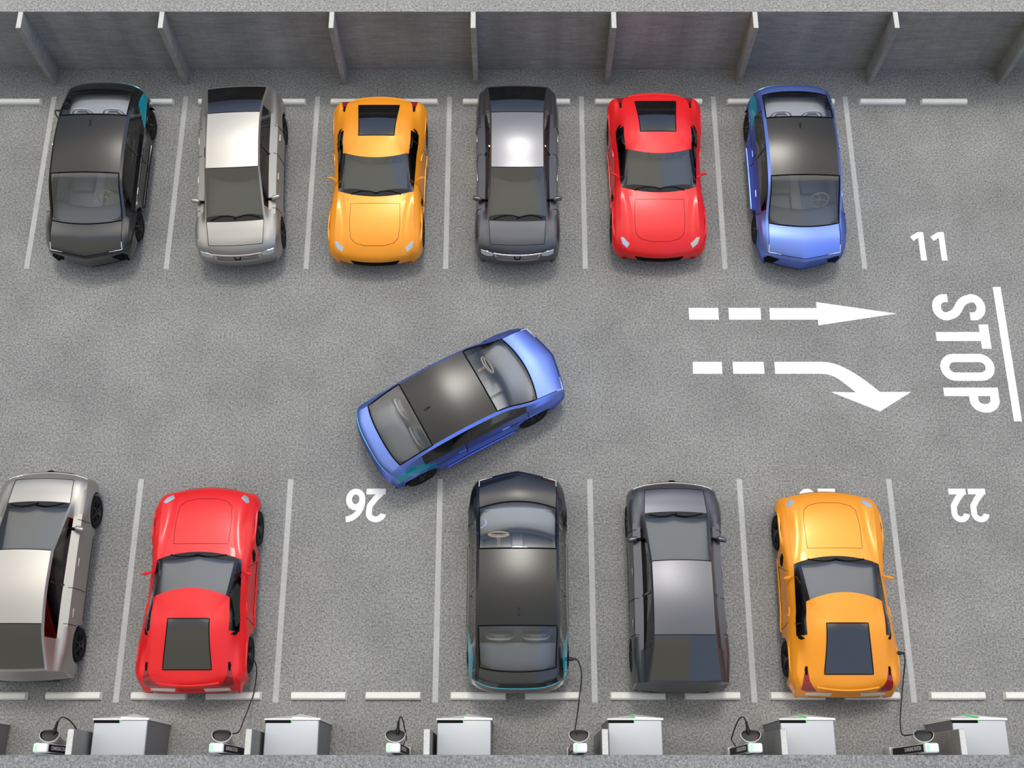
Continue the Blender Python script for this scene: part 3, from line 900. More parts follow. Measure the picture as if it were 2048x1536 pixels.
    loop = grid_line_t(sh, 5.0, j1, j2) + [sh.row(5 - i / 14)[j2] for i in range(1, 14)] + grid_line_t(sh, 4.0, j1, j2)[::-1] + [sh.row(4 + i / 14)[j1] for i in range(1, 14)]
    add_tube(bm, [v + Vector((0, 0, .003)) for v in loop], .009, 6, closed=True)
    mkbm('window_seal', bm, 'gap', root)
    # rear ducktail edge, dark valance panel
    bm = bmesh.new(); add_tube(bm, [v + Vector((0, -.004, .0)) for v in grid_line_t(sh, 3.0, nS - 3, W_ - 1 - (nS - 3))], .020, 8)
    mkbm('tail_spoiler', bm, 'paint', root)
    bm = drape(tree, [(-.66, .50), (.66, .50), (.60, .33), (-.60, .33)], .006, 'y', -1, depth=.03); mkbm('rear_valance', bm, 'black_trim', root)
    bm = drape(tree, [(-.52, .46), (.52, .46), (.42, .29), (-.42, .29)], .006, 'y', 1, depth=.03); mkbm('grille', bm, 'gap', root)
    make_cabin(root, -.9, .50, .74, .30, .80, 'cabin_dark')
    make_dash(root, -.26, .76, .70, .83, 'dash_grey')
    bm = bmesh.new(); add_box(bm, -.12, .12, -.6, .3, .3, .62, .04, 3); mkbm('centre_console', bm, 'seat_grey', root)
    for x in (-.36, .36): make_seat(root, x, -.50, .26, 'cabin')
    make_steering(root, -.36, -.26, .84, 'cabin_dark', .16)
    for y in spec['wheels']:
        for s in (1, -1): make_wheel(root, s * .875, y, .34, .24, 5, 1)
    make_wells(root, (.97, .64), spec['wheels'], .382)
    make_floorpan(root, .84, -1.8, 1.8, spec['wheels'])
    return root, sh, tree

def copy_tree(o, parent=None, paint=None):
    c = o.copy(); COL.objects.link(c); c.parent = parent
    for ch in list(o.children): copy_tree(ch, c)
    return c
def walk(o):
    yield o
    for ch in o.children: yield from walk(ch)
def repaint(root, mat):
    for o in walk(root):
        if o.type == 'MESH':
            for s in o.material_slots:
                if s.material == PAINT or s.link == 'OBJECT':
                    s.link = 'OBJECT'; s.material = mat

A, shA, trA = sedan()
B, shB, trB = hatchback()
C_, shC, trC = coupe()
W = 3.0
CARS = [
    # proto, x, y, rz(deg, 0 = nose to +Y), paint, label
    ('A', -9.0 + .03, 12.76, 180, 'black', 'black sedan with turquoise rear blades, nose out, between the wall and the silver hatchback'),
    ('A', 6.05, 12.70, 180, 'blue', 'blue sedan parked straight in the upper row, beside the red coupe and the 11 bay'),
    ('A', -1.06, 7.50, -61, 'blue', 'blue sedan standing slanted in the driving lane, backing towards bay 26'),
    ('A', 0.05, 3.98, 0, 'black', 'black sedan with turquoise tail strip, nose to the lane, plugged in beside the graphite hatchback'),
    ('B', -5.90, 12.67, 183, 'silver', 'silver hatchback in the upper row with ring emblem grille facing the lane'),
    ('B', .05, 12.68, 180, 'grey', 'graphite grey hatchback in the upper row between yellow and red coupes'),
    ('B', -9.06, 4.07, 0, 'silver', 'silver hatchback in the lower row cut by the picture edge, beside a red coupe'),
    ('B', 3.05, 3.87, 0, 'grey', 'graphite grey hatchback in the lower row between black sedan and yellow coupe'),
    ('C', -2.95, 12.62, 180, 'yellow', 'yellow coupe in the upper row, nose to the lane, between silver and graphite hatchbacks'),
    ('C', 3.05, 12.72, 180, 'red', 'red coupe in the upper row between the graphite hatchback and the blue sedan'),
    ('C', -5.95, 3.86, 0, 'red', 'red coupe in the lower row with a charging plug in its rear flank'),
    ('C', 6.05, 3.78, 0, 'yellow', 'yellow coupe in the lower row covering the painted 23, charging plug in its flank'),
]
protos = {'A': A, 'B': B, 'C': C_}; used = set(); ROOT = []
for k, x, y, rz, pm, lab in CARS:
    if k in used: r = copy_tree(protos[k])
    else: r = protos[k]; used.add(k)
    r.location = (x, y, 0); r.rotation_euler = (0, 0, math.radians(rz))
    tag(r, lab, 'car', 'cars in the parking bays' if rz in (0, 180, 183) else None)
    ROOT.append((r, pm))
for r, pm in ROOT: repaint(r, M[pm])

# ------------------------------------------------------------------ ground, walls
YW, YS, ZW = 15.83, 0.75, 2.05
bm = bmesh.new(); add_box(bm, -24, 24, YS - 1.0, YW + .2, -.3, 0.0)
o = mkbm('floor', bm, 'asphalt', smooth=False); tag(o, 'grey speckled asphalt of the parking lot', 'ground', kind='structure')
bm = bmesh.new(); add_box(bm, -24, 24, YW, YW + .235, -.3, ZW)
o = mkbm('wall_north', bm, 'concrete_wall', smooth=False); tag(o, 'dark concrete retaining wall along the upper row', 'wall', kind='structure')
o.data.materials.append(M['concrete_top'])
for p in o.data.polygons:
    if p.normal.z > .9: p.material_index = 1
bm = bmesh.new(); add_box(bm, -24, 24, YW + .235, YW + 6, -.3, ZW - .05)
o = mkbm('terrace', bm, 'concrete_top', smooth=False); tag(o, 'speckled concrete terrace above the upper wall', 'terrace', kind='structure')
bm = bmesh.new(); add_box(bm, -24, 24, -3.5, YS, -.3, ZW)
o = mkbm('wall_south', bm, 'concrete_wall', smooth=False); tag(o, 'broad concrete wall top along the charging stations', 'wall', kind='structure')
o.data.materials.append(M['concrete_low'])
for p in o.data.polygons:
    if p.normal.z > .9: p.material_index = 1

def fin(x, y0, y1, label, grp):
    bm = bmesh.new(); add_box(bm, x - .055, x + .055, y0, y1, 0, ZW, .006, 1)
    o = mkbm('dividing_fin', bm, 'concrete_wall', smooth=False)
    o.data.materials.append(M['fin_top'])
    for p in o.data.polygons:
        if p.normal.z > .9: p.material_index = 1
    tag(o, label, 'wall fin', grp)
NF = [(-10.53, 'concrete fin on the upper wall beside the black sedan, first in its row'), (-7.52, 'concrete fin on the upper wall between black sedan and silver hatchback'),
      (-3.90, 'concrete fin on the upper wall behind the yellow coupe'), (-.89, 'concrete fin on the upper wall behind the graphite hatchback, near the yellow coupe'),
      (2.10, 'concrete fin on the upper wall behind the red coupe'), (5.11, 'concrete fin on the upper wall behind the blue sedan'),
      (8.10, 'concrete fin on the upper wall behind the empty bay 11'), (11.08, 'concrete fin on the upper wall, last in its row past bay 11')]
for x, l in NF: fin(x, 15.41, YW, l, 'fins on the upper wall')
SF = [(-7.51, 'silver hatchback and red coupe'), (-4.50, 'red coupe and empty bay 26'), (-1.49, 'empty bay 26 and black sedan'),
      (1.52, 'black sedan and graphite hatchback'), (4.54, 'graphite hatchback and yellow coupe'), (7.56, 'yellow coupe and bay 22')]
SF = [(x, 'concrete fin on the lower wall, in line between ' + l) for x, l in SF]
for x, l in SF: fin(x, YS, 1.17, l, 'fins on the lower wall')

# ------------------------------------------------------------------ bay lines and wheel stops
def slab(name, poly, mat, label=None, cat=None, grp=None, parent=None, z=.004):
    bm = bmesh.new(); prism(bm, poly, 0.0005, z)
    o = mkbm(name, bm, mat, parent, smooth=False)
    if label: tag(o, label, cat, grp)
    return o
TOPB = ['the black sedan', 'the silver hatchback', 'the yellow coupe', 'the graphite hatchback', 'the red coupe', 'the blue sedan', 'bay 11']
for i in range(7):
    x = (i - 3.5) * W + .01
    l = 'painted line in the upper row %s' % ('before the black sedan, at the row\'s outer end' if i == 0 else 'between %s and %s' % (TOPB[i - 1], TOPB[i]))
    slab('parking_line', [(x - .055, 10.76), (x + .055, 10.76), (x + .055, 15.10), (x - .055, 15.10)], 'paint_line', l, 'parking line', 'bay lines of the upper row')
BOTB = ['the silver hatchback', 'the red coupe', 'empty bay 26', 'the black sedan', 'the graphite hatchback', 'the yellow coupe', 'bay 22']
for i in range(6):
    x = (i - 2.5) * W
    slab('parking_line', [(x - .055, 1.764), (x + .055, 1.764), (x + .055, 6.10), (x - .055, 6.10)], 'paint_line', 'painted line in the lower row between %s and %s' % (BOTB[i], BOTB[i + 1]), 'parking line', 'bay lines of the lower row')
def wheel_stop(cx, cy, label, grp):
    bm = bmesh.new()
    L = 1.055; sec = [(-.075, 0), (-.07, .07), (-.045, .10), (.03, .10), (.062, .07), (.07, 0)]
    ra = [bm.verts.new((cx - L / 2 + (.02 if z > .05 else 0), cy + y, z)) for y, z in sec]; rb = [bm.verts.new((cx + L / 2 - (.02 if z > .05 else 0), cy + y, z)) for y, z in sec]
    n = len(sec)
    for i in range(n): bm.faces.new((ra[i], ra[(i + 1) % n], rb[(i + 1) % n], rb[i]))
    bm.faces.new(ra[::-1]); bm.faces.new(rb)
    o = mkbm('wheel_stop', bm, 'stop', smooth=False); tag(o, label, 'wheel stop', grp)
ROWT = ['beside the line before the black sedan'] + ['behind ' + b for b in TOPB[:6]] + ['in empty bay 11']
for i in range(8):
    c = -12.0 + i * W + .033
    for s in (-1, 1):
        if i == 0 and s < 0: continue
        side = 'western' if s < 0 else 'eastern'
        lab = 'white kerb stop at the upper wall, by the black sedan\'s outer line' if i == 0 else 'white kerb stop at the upper wall, %s, on its %s side' % (ROWT[i], 'fin-less' if False else ('lower-numbered' if False else ''))
        nb = (TOPB[i - 2] if i > 1 else 'the outer line') if s < 0 else (TOPB[i] if i < 7 else 'the picture edge')
        if i > 0: lab = 'white kerb stop at the upper wall, %s, half nearer %s' % (ROWT[i], nb)
        wheel_stop(c + s * .698, 14.935, lab, 'wheel stops of the upper row')
for i in range(7):
    c = (i - 3) * W + .01
    for s in (-1, 1):
        nb = (BOTB[i - 1] if i > 0 else 'the picture edge') if s < 0 else (BOTB[i + 1] if i < 6 else 'the picture edge')
        wheel_stop(c + s * .70, 1.885, 'white kerb stop at the charging side, behind %s, half nearer %s' % (BOTB[i], nb) if i not in (2, 6) else 'white kerb stop at the charging side, in %s, half nearer %s' % (BOTB[i], nb), 'wheel stops of the lower row')

# ------------------------------------------------------------------ painted arrows, STOP, numbers
s1 = 708 / 2048
def gp(a, b): q = G(1340 + a * s1, 440 + b * s1); return (q.x, q.y)
a1 = slab('straight_arrow', [gp(*p) for p in ((578, 577), (855, 577), (858, 610), (1310, 542), (845, 475), (848, 510), (575, 510))], 'paint_white', 'white straight lane arrow pointing towards the STOP lettering, with two dashes behind', 'road marking')
slab('dash', [gp(*p) for p in ((342, 577), (527, 577), (523, 509), (338, 509))], 'paint_white', parent=a1)
slab('dash', [gp(*p) for p in ((112, 577), (283, 577), (278, 509), (107, 509))], 'paint_white', parent=a1)
outer = smooth_path([(*gp(870, 821), 0), (*gp(915, 824), 0), (*gp(980, 842), 0), (*gp(1060, 883), 0), (*gp(1140, 937), 0), (*gp(1213, 995), 0)], 5)
inner = smooth_path([(*gp(1075, 998), 0), (*gp(1015, 950), 0), (*gp(960, 912), 0), (*gp(915, 895), 0), (*gp(875, 890), 0)], 5)
a2 = slab('curved_arrow', ([gp(603, 821)] + [(p.x, p.y) for p in outer] + [gp(1395, 995), gp(1215, 1108), gp(930, 995)] + [(p.x, p.y) for p in inner] + [gp(608, 890)])[::-1], 'paint_white', 'white lane arrow that bends down to the lower row, with two dashes behind', 'road marking')
slab('dash', [gp(*p) for p in ((367, 890), (547, 890), (541, 821), (362, 821))], 'paint_white', parent=a2)
slab('dash', [gp(*p) for p in ((133, 890), (303, 890), (299, 821), (131, 821))], 'paint_white', parent=a2)
slab('stop_line', [gp(1990, 1165), gp(2036, 1165), gp(1912, 388), gp(1866, 388)], 'paint_white', 'long white stop line beside the STOP lettering', 'road marking')

def stroke(bm, pts, w, closed=False, z0=.0005, z1=.004):
    """flat ribbon following pts (2D) with mitred joints"""
    P_ = [Vector((p[0], p[1])) for p in pts]; n = len(P_)
    Lf, Rt = [], []
    for i in range(n):
        if closed: a, b = P_[i] - P_[i - 1], P_[(i + 1) % n] - P_[i]
        else: a = P_[i] - P_[i - 1] if i else P_[1] - P_[0]; b = P_[i + 1] - P_[i] if i < n - 1 else a
        a = a.normalized(); b = b.normalized(); na = Vector((-a.y, a.x)); nb = Vector((-b.y, b.x)); m = (na + nb)
        m = m / max(m.dot(na), .35) if m.length > 1e-6 else na
        Lf.append(P_[i] + m * w / 2); Rt.append(P_[i] - m * w / 2)
    vs_ = [[bm.verts.new((q.x, q.y, z)) for q in L_] for L_ in (Lf, Rt) for z in (z0, z1)]
    l0, l1, r0, r1 = vs_
    for i in range(n if closed else n - 1):
        k = (i + 1) % n
        bm.faces.new((l1[i], r1[i], r1[k], l1[k])); bm.faces.new((l0[i], l0[k], r0[k], r0[i]))
        bm.faces.new((l0[i], l1[i], l1[k], l0[k])); bm.faces.new((r0[i], r0[k], r1[k], r1[i]))
    if not closed:
        bm.faces.new((l0[0], r0[0], r1[0], l1[0])); bm.faces.new((l0[-1], l1[-1], r1[-1], r0[-1]))
def arc(cx, cy, rx, ry, a0, a1, n=14):
    return [(cx + rx * math.cos(math.radians(a0 + (a1 - a0) * i / n)), cy + ry * math.sin(math.radians(a0 + (a1 - a0) * i / n))) for i in range(n + 1)]
def glyph(ch, w, h, s):
    """stroke centre lines of a character in a w x h box, stroke width s -> list of (points, closed, width)"""
    e = s / 2
    if ch == '1': return [([(w - e, 0), (w - e, h)], False, s), ([(0, h * .76), (w - s * .8, h - s * .42)], False, s * .95)]
    if ch == '2':
        r = w / 2 - e
        return [([(e * 1.0, h * .66)] [:0] + arc(w / 2 - e * .25, h - e - (h * .27 - e), r + e * .15, h * .27 - e, 172, -8, 16) + [(w * .80, h * .52), (w * .52, h * .30), (e * 1.35, s * .75)], False, s), ([(0, e), (w, e)], False, s)]
    if ch == '3':
        return [(arc(w / 2, h * .75, w / 2 - e, h * .25 - e, 165, -80, 14), False, s), (arc(w / 2, h * .26, w / 2 - e, h * .26 - e, 95, -165, 16), False, s)]
    if ch == '6':
        r = w / 2 - e; ry = h * .32 - e
        return [(arc(w / 2, h * .32, r, ry, 0, 360, 28)[:-1], True, s), (arc(w * .99, h * .36, w - e - w * .01, h * .64 - e, 180, 92, 14), False, s)]
    if ch == 'S':
        r = w / 2 - e
        top = arc(w / 2, h * .76, r, h * .24 - e, -5, 180, 16); bot = arc(w / 2, h * .24, r, h * .24 - e, 0, -185, 16)
        mid = smooth_path([(e, h * .74, 0), (w * .30, h * .575, 0), (w * .70, h * .425, 0), (w - e, h * .26, 0)], 6)
        return [([(w - e, h * .69)] + top + [(p.x, p.y) for p in mid[1:-1]] + bot + [(e, h * .31)], False, s)]
    if ch == 'T': return [([(0, h - e), (w, h - e)], False, s), ([(w / 2, 0), (w / 2, h - e * .5)], False, s * 1.02)]
    if ch == 'O':
        r = w / 2 - e
        return [(arc(w / 2, h - r - e, r, r, 0, 180, 14) + arc(w / 2, r + e, r, r, 180, 360, 14), True, s)]
    if ch == 'P':
        r = h * .225 - e * .4
        return [([(e, 0), (e, h)], False, s), ([(e, h - e)] + arc(w * .5, h - e - r, w * .5 - e, r, 90, -90, 14) + [(e, h - e - 2 * r)], False, s)]
def lettering(ch, x0, y0, rot, w, h, s, parent=None, name='letter'):
    """rot 0 upright, 180, or -90; (x0,y0) = world position of the glyph's own lower-left corner"""
    bm = bmesh.new()
    for q, (pts, cl, sw) in enumerate(glyph(ch, w, h, s)): stroke(bm, pts, sw, cl, z1=.004 + .0012 * q)
    bmesh.ops.transform(bm, matrix=Matrix.Translation((x0, y0, 0)) @ Matrix.Rotation(math.radians(rot), 4, 'Z'), verts=bm.verts)
    return mkbm(name, bm, 'paint_white', parent, smooth=False)
st = empty('stop_lettering', (0, 0, 0)); tag(st, 'white painted STOP lettering facing the lane arrows', 'road marking')
for ch, ya, yb in (('S', 10.165, 9.56), ('T', 9.466, 8.916), ('O', 8.80, 8.20), ('P', 8.05, 7.505)):
    lettering(ch, 8.845, ya, -90, ya - yb, 1.125, .185 if ch != 'T' else .20, st)
def number(txt, xs, y, rot, label, w, h=.685, s=.118):
    r = empty('bay_number'); tag(r, label, 'bay number', 'painted bay numbers')
    for ch, x in zip(txt, xs): lettering(ch, x, y, rot, w if ch != '1' else .27, h, s if ch != '1' else .125, r, 'digit')
number('11', (8.60, 9.045), 10.96, 0, 'white painted number 11 in the empty upper bay', .27)
number('26', (-2.585, -2.985), 5.90, 180, 'white painted number 26 in the empty lower bay', .385)
number('22', (9.40, 9.01), 5.90, 180, 'white painted number 22 in the lower bay past the yellow coupe', .345)
number('23', (6.40, 6.01), 5.90, 180, 'white painted number 23 peeking out at the yellow coupe\'s nose', .345)

# ------------------------------------------------------------------ charging stations
def cabinet(cx, label):
    r = empty('charging_cabinet', (cx, 0, 0)); tag(r, label, 'charging cabinet', 'charging cabinets along the lower wall')
    w = .465; y0, y1, h = .765, 1.352, 1.40
    bm = bmesh.new(); add_box(bm, -w, w, y0, y1, 0, h, .018, 3); mkbm('housing', bm, 'cab_white', r)
    for s in (1, -1):
        bm = bmesh.new(); add_box(bm, s * w - .006, s * w + .006, y0 + .01, y1 - .01, .02, h - .02); mkbm('side_panel', bm, 'cab_side', r, label='dark grey side panel')
    # faceted front board: flat half and a protruding wedge with a lit step edge
    bm = bmesh.new()
    prism_pts = [(-w - .02, y1 + .012), (.0, y1 + .012), (.0, y1 + .05), (-w - .02, y1 + .05)]
    V = [(-w - .02, y1 + .03, h + .015), (0.0, y1 + .03, h + .015), (-.02, y1 + .13, .75), (-w - .02, y1 + .06, .72), (-w - .02, y1 + .05, .02), (0, y1 + .07, .02),
         (-w - .02, y1 + .005, h + .015), (0, y1 + .005, h + .015), (0, y1 + .005, .02), (-w - .02, y1 + .005, .02)]
    F = [(0, 1, 2, 3), (3, 2, 5, 4), (6, 7, 1, 0), (9, 4, 5, 8), (6, 0, 3, 4, 9), (1, 7, 8, 5, 2), (6, 9, 8, 7)]
    mk('front_panel', V, F, 'white_plastic', r, smooth=False)
    V = [(.0, y1 + .06, h + .02), (w + .03, y1 + .035, h + .02), (w + .03, y1 + .05, .6), (.02, y1 + .155, .75), (.0, y1 + .10, .02), (w + .03, y1 + .04, .02),
         (.0, y1 + .003, h + .02), (w + .03, y1 + .003, h + .02), (w + .03, y1 + .003, .02), (.0, y1 + .003, .02)]
    F = [(0, 3, 1), (1, 3, 2), (3, 4, 2), (2, 4, 5), (6, 0, 1, 7), (9, 8, 5, 4), (6, 9, 4, 3, 0), (1, 2, 5, 8, 7), (6, 7, 8, 9)]
    mk('wedge_panel', V, F, 'white_plastic', r, smooth=False)
    bm = bmesh.new()
    add_box(bm, -w - .005, -.02, y1 - .045, y1 + .004, h - .05, h + .006); mkbm('display_strip', bm, 'gap', r)
    V = []
    for x in (-.022, -.002): V += [(x, y1 - .03, h + .008), (x, y1 + .055, h + .012), (x, y1 + .145, .78), (x, y1 + .11, .78), (x, y1 - .03, h - .06)]
    mk('status_light', V, [(4, 3, 2, 1, 0), (5, 6, 7, 8, 9)] + [(i, (i + 1) % 5, (i + 1) % 5 + 5, i + 5) for i in range(5)], 'green_led', r, smooth=False, label='green status light')
    bm = bmesh.new()
    for s in (1, -1): add_box(bm, s * (w - .10) - .06, s * (w - .10) + .06, y0 - .004, y0 + .01, .1, .3)
    mkbm('vent', bm, 'gap', r)
    return r
bm = bmesh.new()
def pylon(cx, label):
    r = empty('charging_pylon', (cx, .86, 0)); tag(r, label, 'charging pylon', 'charging pylons along the lower wall')
    hw, hd, h = .122, .078, 2.20
    bm = bmesh.new(); add_box(bm, -hw, hw, -hd, hd, .04, h, .035, 4); mkbm('post', bm, 'white_plastic', r)
    bm = bmesh.new(); add_box(bm, -hw - .02, hw + .02, -hd - .012, hd + .012, 0, .35, .02, 3); mkbm('base', bm, 'ivory', r)
    # light band round the post
    x = -hw * .55
    bm = bmesh.new(); loop = [(x, -hd, 1.75), (x, -hd, h - .04), (x, -hd + .035, h), (x, hd - .035, h), (x, hd, h - .04), (x, hd, 1.75)]
    V = []; F = []
    for i, p in enumerate(loop):
        n = Vector((0, p[1], max(0, (p[2] - (h - .05)) * 2)))
        n = Vector((0, p[1] / hd, 1 if abs(p[1]) < hd - .01 else .3 if p[2] > 1 else 0)).normalized() * .004
        V += [Vector(p) + n + Vector((-.022, 0, 0)), Vector(p) + n + Vector((.022, 0, 0)), Vector(p) - n * 2 + Vector((.022, 0, 0)), Vector(p) - n * 2 + Vector((-.022, 0, 0))]
    for i in range(len(loop) - 1):
        for q in range(4): F.append((4 * i + q, 4 * i + (q + 1) % 4, 4 * i + 4 + (q + 1) % 4, 4 * i + 4 + q))
    F += [(0, 1, 2, 3), (23, 22, 21, 20)]
    mk('light_band', V, F, 'mint_led', r, smooth=False, label='glowing mint green band')
    for s in (1, -1):
        bm = bmesh.new(); add_box(bm, s * hw - .004, s * hw + .006, -hd + .018, hd - .018, .48, h - .07)
        sc = mkbm('screen', bm, 'screen', r)
        cu = D.curves.new('lettering', 'FONT'); cu.body = 'CHARGING STATION'; cu.size = .090; cu.align_x = 'CENTER'; cu.align_y = 'CENTER'; cu.offset = .001
        tmp = D.objects.new('tmp', cu); COL.objects.link(tmp)
        me = D.meshes.new_from_object(tmp.evaluated_get(bpy.context.evaluated_depsgraph_get()))
        D.objects.remove(tmp)
        # text runs along the vertical of the side, readable from above
        R = Matrix(((0, 0, s, s * (hw + .0085)), (0, 1, 0, 0), (-s, 0, 0, 1.60), (0, 0, 0, 1)))
        me.transform(R); me.materials.clear(); me.materials.append(M['screen_text'])
        t = D.objects.new('lettering', me); link(t, sc)
    return r
def holster(cx, label_unused, r):
    """socket dish on the lane side of a pylon"""
    y0, z1 = .235, 1.86
    bm = bmesh.new(); n = 24; rings = []
    def ell(cx_, cy_, a, b, z, flat=0):
        return [bm.verts.new((cx_ + a * math.cos(t), cy_ + b * math.sin(t) * (1 if math.sin(t) < 0 else .55), z)) for t in [2 * PI * k / n for k in range(n)]]
    rings.append(ell(.0, .10, .03, .05, .95)); rings.append(ell(.0, .13, .06, .075, 1.25)); rings.append(ell(.0, .17, .12, .11, 1.6)); rings.append(ell(.0, y0, .175, .135, z1))
    rings.append(ell(.0, y0 + .005, .166, .127, z1)); rings.append(ell(.0, y0 - .01, .14, .10, z1 - .10))
    for i in range(len(rings) - 1):
        for k in range(n): bm.faces.new((rings[i][k], rings[i][(k + 1) % n], rings[i + 1][(k + 1) % n], rings[i + 1][k]))
    bm.faces.new(rings[0][::-1]); bm.faces.new(rings[-1])
    h = mkbm('holster', bm, 'ivory', r)
    bm = bmesh.new(); a = [bm.verts.new((.163 * math.cos(t), y0 + .126 * math.sin(t) * (1 if math.sin(t) < 0 else .55), z1 + .002)) for t in [2 * PI * k / n for k in range(n)]]
    b = [bm.verts.new((.150 * math.cos(t), y0 + .114 * math.sin(t) * (1 if math.sin(t) < 0 else .55), z1 - .045)) for t in [2 * PI * k / n for k in range(n)]]
    a2 = [bm.verts.new((.06 * math.cos(t), y0 + .03 * math.sin(t), z1 - .06)) for t in [2 * PI * k / n for k in range(n)]]
    for k in range(n):
        bm.faces.new((a[k], a[(k + 1) % n], b[(k + 1) % n], b[k])); bm.faces.new((b[k], b[(k + 1) % n], a2[(k + 1) % n], a2[k]))
    bm.faces.new(a2)
    mkbm('socket', bm, 'cable', h, label='black socket dish')
    return h
CABX = [(-9.90, 'pale charging cabinet cut off by the picture edge, behind the silver hatchback'), (-6.90, 'pale charging cabinet behind the red coupe, near its outer bay line'), (-3.90, 'pale charging cabinet behind empty bay 26, near the red coupe'),
        (-.89, 'pale charging cabinet behind the black sedan, near bay 26'), (2.10, 'pale charging cabinet behind the graphite hatchback, near the black sedan'),
        (5.11, 'pale charging cabinet behind the yellow coupe, near the graphite hatchback'), (8.12, 'pale charging cabinet behind empty bay 22')]
for x, l in CABX: cabinet(x, l)
PYX = [(-7.94, 'white pylon with stowed plug, behind the silver hatchback and beside a fin'), (-5.00, 'white pylon whose cable runs to the red coupe'), (-2.04, 'white pylon with stowed plug, behind empty bay 26'),
       (1.09, 'white pylon whose cable runs to the black sedan'), (4.02, 'white pylon with stowed plug, behind the graphite hatchback'), (6.97, 'white pylon whose cable runs to the yellow coupe')]
PY = []
for x, l in PYX:
    r = pylon(x, l); holster(x, '', r); PY.append(r)

def plug_mesh(bm, p, d, L=.17):
    """hand-held connector: nose, barrel, tapered grip"""
    p = Vector(p); d = Vector(d).normalized()
    add_tube(bm, [p, p + d * .03, p + d * .035, p + d * .09, p + d * .10, p + d * L], [.026, .026, .036, .036, .026, .020], 12)
    return p + d * L
def cable_obj(p, d, pts, label, L=.17, mat='cable'):
    e = empty('charging_cable', (p[0], p[1], 0)); tag(e, label, 'charging cable', 'charging cables')
    base = Vector((p[0], p[1], 0))
    bm = bmesh.new(); q = plug_mesh(bm, Vector(p) - base, d, L); mkbm('plug', bm, 'cable', e)
    bm = bmesh.new(); path = smooth_path([q] + [Vector(t) - base for t in pts], 8)
    add_tube(bm, path, .0115, 8); mkbm('cable', bm, 'cable', e)
    return e
# plugged-in cars: connector leaves the flank, cable falls to the ground and climbs to the holster
def run(px, pz, pix, label, pyl, ox):
    """pix: photo points with heights"""
    p = G(*px, pz); d = Vector((1, 0, -.06))
    cable_obj(p - d * .02, d, [G(x, y, z) for x, y, z in pix] + [Vector((pyl.location.x + ox, pyl.location.y + .24, 1.83))], label)
run((478, 1305), .72, [(503, 1312, .70), (512, 1330, .5), (513, 1350, .22), (507, 1388, .125), (497, 1416, .25), (486, 1444, .95), (477, 1464, 1.6)], 'black charging cable plugged into the red coupe', PY[1], .11)
run((1136, 1318), .70, [(1156, 1322, .68), (1162, 1338, .5), (1163, 1358, .2), (1159, 1392, .125), (1156, 1420, .25), (1152, 1446, .95), (1150, 1464, 1.6)], 'black charging cable plugged into the black sedan', PY[3], -.03)
run((1793, 1306), .72, [(1808, 1309, .70), (1810, 1322, .5), (1808, 1345, .2), (1804, 1390, .125), (1801, 1425, .3), (1801, 1452, 1.0), (1806, 1470, 1.6)], 'black charging cable plugged into the yellow coupe', PY[5], -.12)
# stowed connectors
for k, dx, lab in ((0, .11, 'stowed black connector and cable loop on the pylon behind the silver hatchback'), (2, .04, 'stowed black connector and cable loop on the pylon behind bay 26'), (4, -.07, 'stowed black connector and cable loop on the pylon behind the graphite hatchback')):
    r = PY[k]; x, y = r.location.x, r.location.y
    sg = 1 if dx > 0 else -1
    p = Vector((x + (.05 if k == 0 else .03 if k == 2 else -.02), y + .24, 1.80))
    d = Vector((.18 if k == 0 else .05 if k == 2 else -.12, .45, .25)).normalized()
    a = p + d * .23
    w = .20 if k == 0 else .07 if k == 2 else -.13
    pts = [a + Vector((w * .35, .07, .03)), a + Vector((w * .75, .06, .0)), a + Vector((w * 1.05, -.02, -.15)), Vector((a.x + w * 1.2, y + .2, 1.3)), Vector((x + w * .8, y + .17, .7)), Vector((x, y + .085, .45))]
    cable_obj(p, d, pts, lab, L=.23)
# plug in the black sedan of the upper row
p = Vector((-9.0 + .03 - .925, 12.76 + 1.50, .70))
cable_obj(p, Vector((-1, 0, .08)), [p + Vector((-.22, .01, -.05)), p + Vector((-.24, .0, -.3)), p + Vector((-.18, -.02, -.62)), p + Vector((.05, -.05, -.685)), p + Vector((.4, -.1, -.688))], 'black charging plug in the upper black sedan\'s rear flank')

# ------------------------------------------------------------------ light: sun from beyond the upper wall + broken cloud sky
sun = D.lights.new('sun', 'SUN'); sun.energy = 1.25; sun.angle = math.radians(12); sun.color = (1.0, .95, .88)
so = D.objects.new('sun', sun); COL.objects.link(so)
el, az = math.radians(64), math.radians(2)
dirv = Vector((math.sin(az) * math.cos(el), math.cos(az) * math.cos(el), math.sin(el)))
so.rotation_euler = dirv.to_track_quat('Z', 'Y').to_euler(); so.location = dirv * 40
wd = D.worlds.new('sky'); SC.world = wd; wd.use_nodes = True
N, L = wd.node_tree.nodes, wd.node_tree.links
bg = N['Background']
tc = N.new('ShaderNodeTexCoord'); sep = N.new('ShaderNodeSeparateXYZ'); L.new(tc.outputs['Generated'], sep.inputs[0])
def math_(op, a, b=None):
    n = N.new('ShaderNodeMath'); n.operation = op
    for i, v in enumerate((a, b)):
        if v is None: continue
        if isinstance(v, (int, float)): n.inputs[i].default_value = v
        else: L.new(v, n.inputs[i])
    return n.outputs[0]
nz = N.new('ShaderNodeTexNoise'); nz.inputs['Scale'].default_value = 1.6; nz.inputs['Detail'].default_value = 2.5; L.new(tc.outputs['Generated'], nz.inputs['Vector'])
wob = math_('MULTIPLY', math_('SUBTRACT', nz.outputs['Fac'], .5), .16)
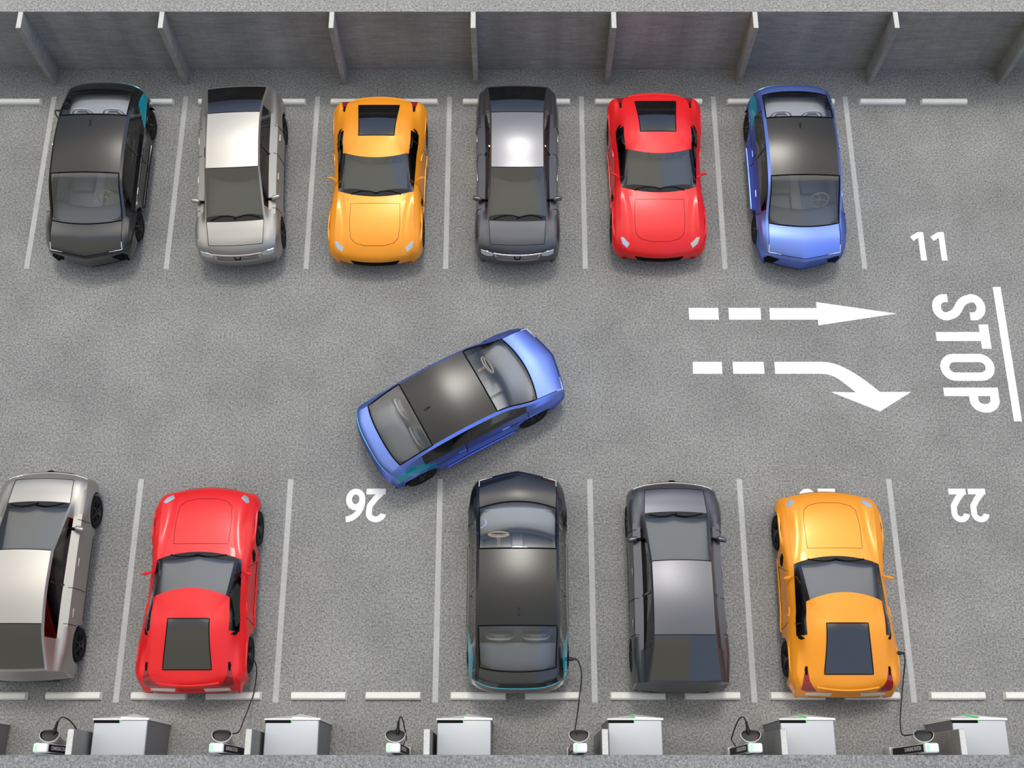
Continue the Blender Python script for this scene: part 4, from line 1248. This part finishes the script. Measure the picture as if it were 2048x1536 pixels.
# angle of the sky from the northern horizon over the zenith to the southern one, 0..1
phi = math_('DIVIDE', math_('ARCTAN2', sep.outputs['Z'], sep.outputs['Y']), PI)
cr = N.new('ShaderNodeValToRGB'); L.new(math_('ADD', phi, wob), cr.inputs[0])
E_ = cr.color_ramp.elements
SKY = [(0, (.09, .08, .065)), (14, (.12, .105, .08)), (19, (.30, .36, .48)), (36, (.42, .55, .85)), (47, (.80, .84, .90)), (55, (1.5, 1.45, 1.38)), (64, (2.2, 2.12, 2.0)), (74, (1.7, 1.65, 1.55)),
       (88, (1.2, 1.17, 1.10)), (90, (.78, .82, .94)), (98, (.66, .68, .72)), (101, (.72, .70, .60)), (130, (.62, .61, .54)), (148, (.30, .32, .36)), (162, (.12, .105, .08)), (180, (.09, .08, .065))]
E_[0].position = 0; E_[0].color = (*SKY[0][1], 1); E_[1].position = 1; E_[1].color = (*SKY[-1][1], 1)
for d, c in SKY[1:-1]:
    e_ = E_.new(d / 180.0); e_.color = (*c, 1)
# low sky east and west: dim buildings
lo = N.new('ShaderNodeMapRange'); lo.interpolation_type = 'SMOOTHSTEP'; L.new(math_('ADD', sep.outputs['Z'], wob), lo.inputs['Value'])
lo.inputs['From Min'].default_value = .15; lo.inputs['From Max'].default_value = .55
ew = N.new('ShaderNodeMix'); ew.data_type = 'RGBA'
ex = N.new('ShaderNodeMapRange'); ex.interpolation_type = 'SMOOTHSTEP'; L.new(math_('ADD', sep.outputs['X'], wob), ex.inputs['Value'])
ex.inputs['From Min'].default_value = -.35; ex.inputs['From Max'].default_value = .35
L.new(ex.outputs[0], ew.inputs['Factor']); ew.inputs['A'].default_value = (.17, .15, .11, 1); ew.inputs['B'].default_value = (.30, .34, .44, 1)
mx = N.new('ShaderNodeMix'); mx.data_type = 'RGBA'
hs = N.new('ShaderNodeMapRange'); L.new(phi, hs.inputs['Value']); hs.inputs['From Min'].default_value = .525; hs.inputs['From Max'].default_value = .545
hx = N.new('ShaderNodeMapRange'); L.new(math_('ADD', sep.outputs['X'], math_('MULTIPLY', wob, 1.6)), hx.inputs['Value']); hx.inputs['From Min'].default_value = .13; hx.inputs['From Max'].default_value = .17
sb = N.new('ShaderNodeMix'); sb.data_type = 'RGBA'; L.new(math_('MULTIPLY', hs.outputs[0], hx.outputs[0]), sb.inputs['Factor'])
L.new(cr.outputs[0], sb.inputs['A']); sb.inputs['B'].default_value = (.55, .68, .95, 1)
L.new(lo.outputs[0], mx.inputs['Factor']); mx.inputs['A'].default_value = (.15, .15, .16, 1); L.new(ew.outputs['Result'], mx.inputs['A']); L.new(sb.outputs['Result'], mx.inputs['B'])
L.new(mx.outputs['Result'], bg.inputs['Color'])
bg.inputs['Strength'].default_value = 1.0
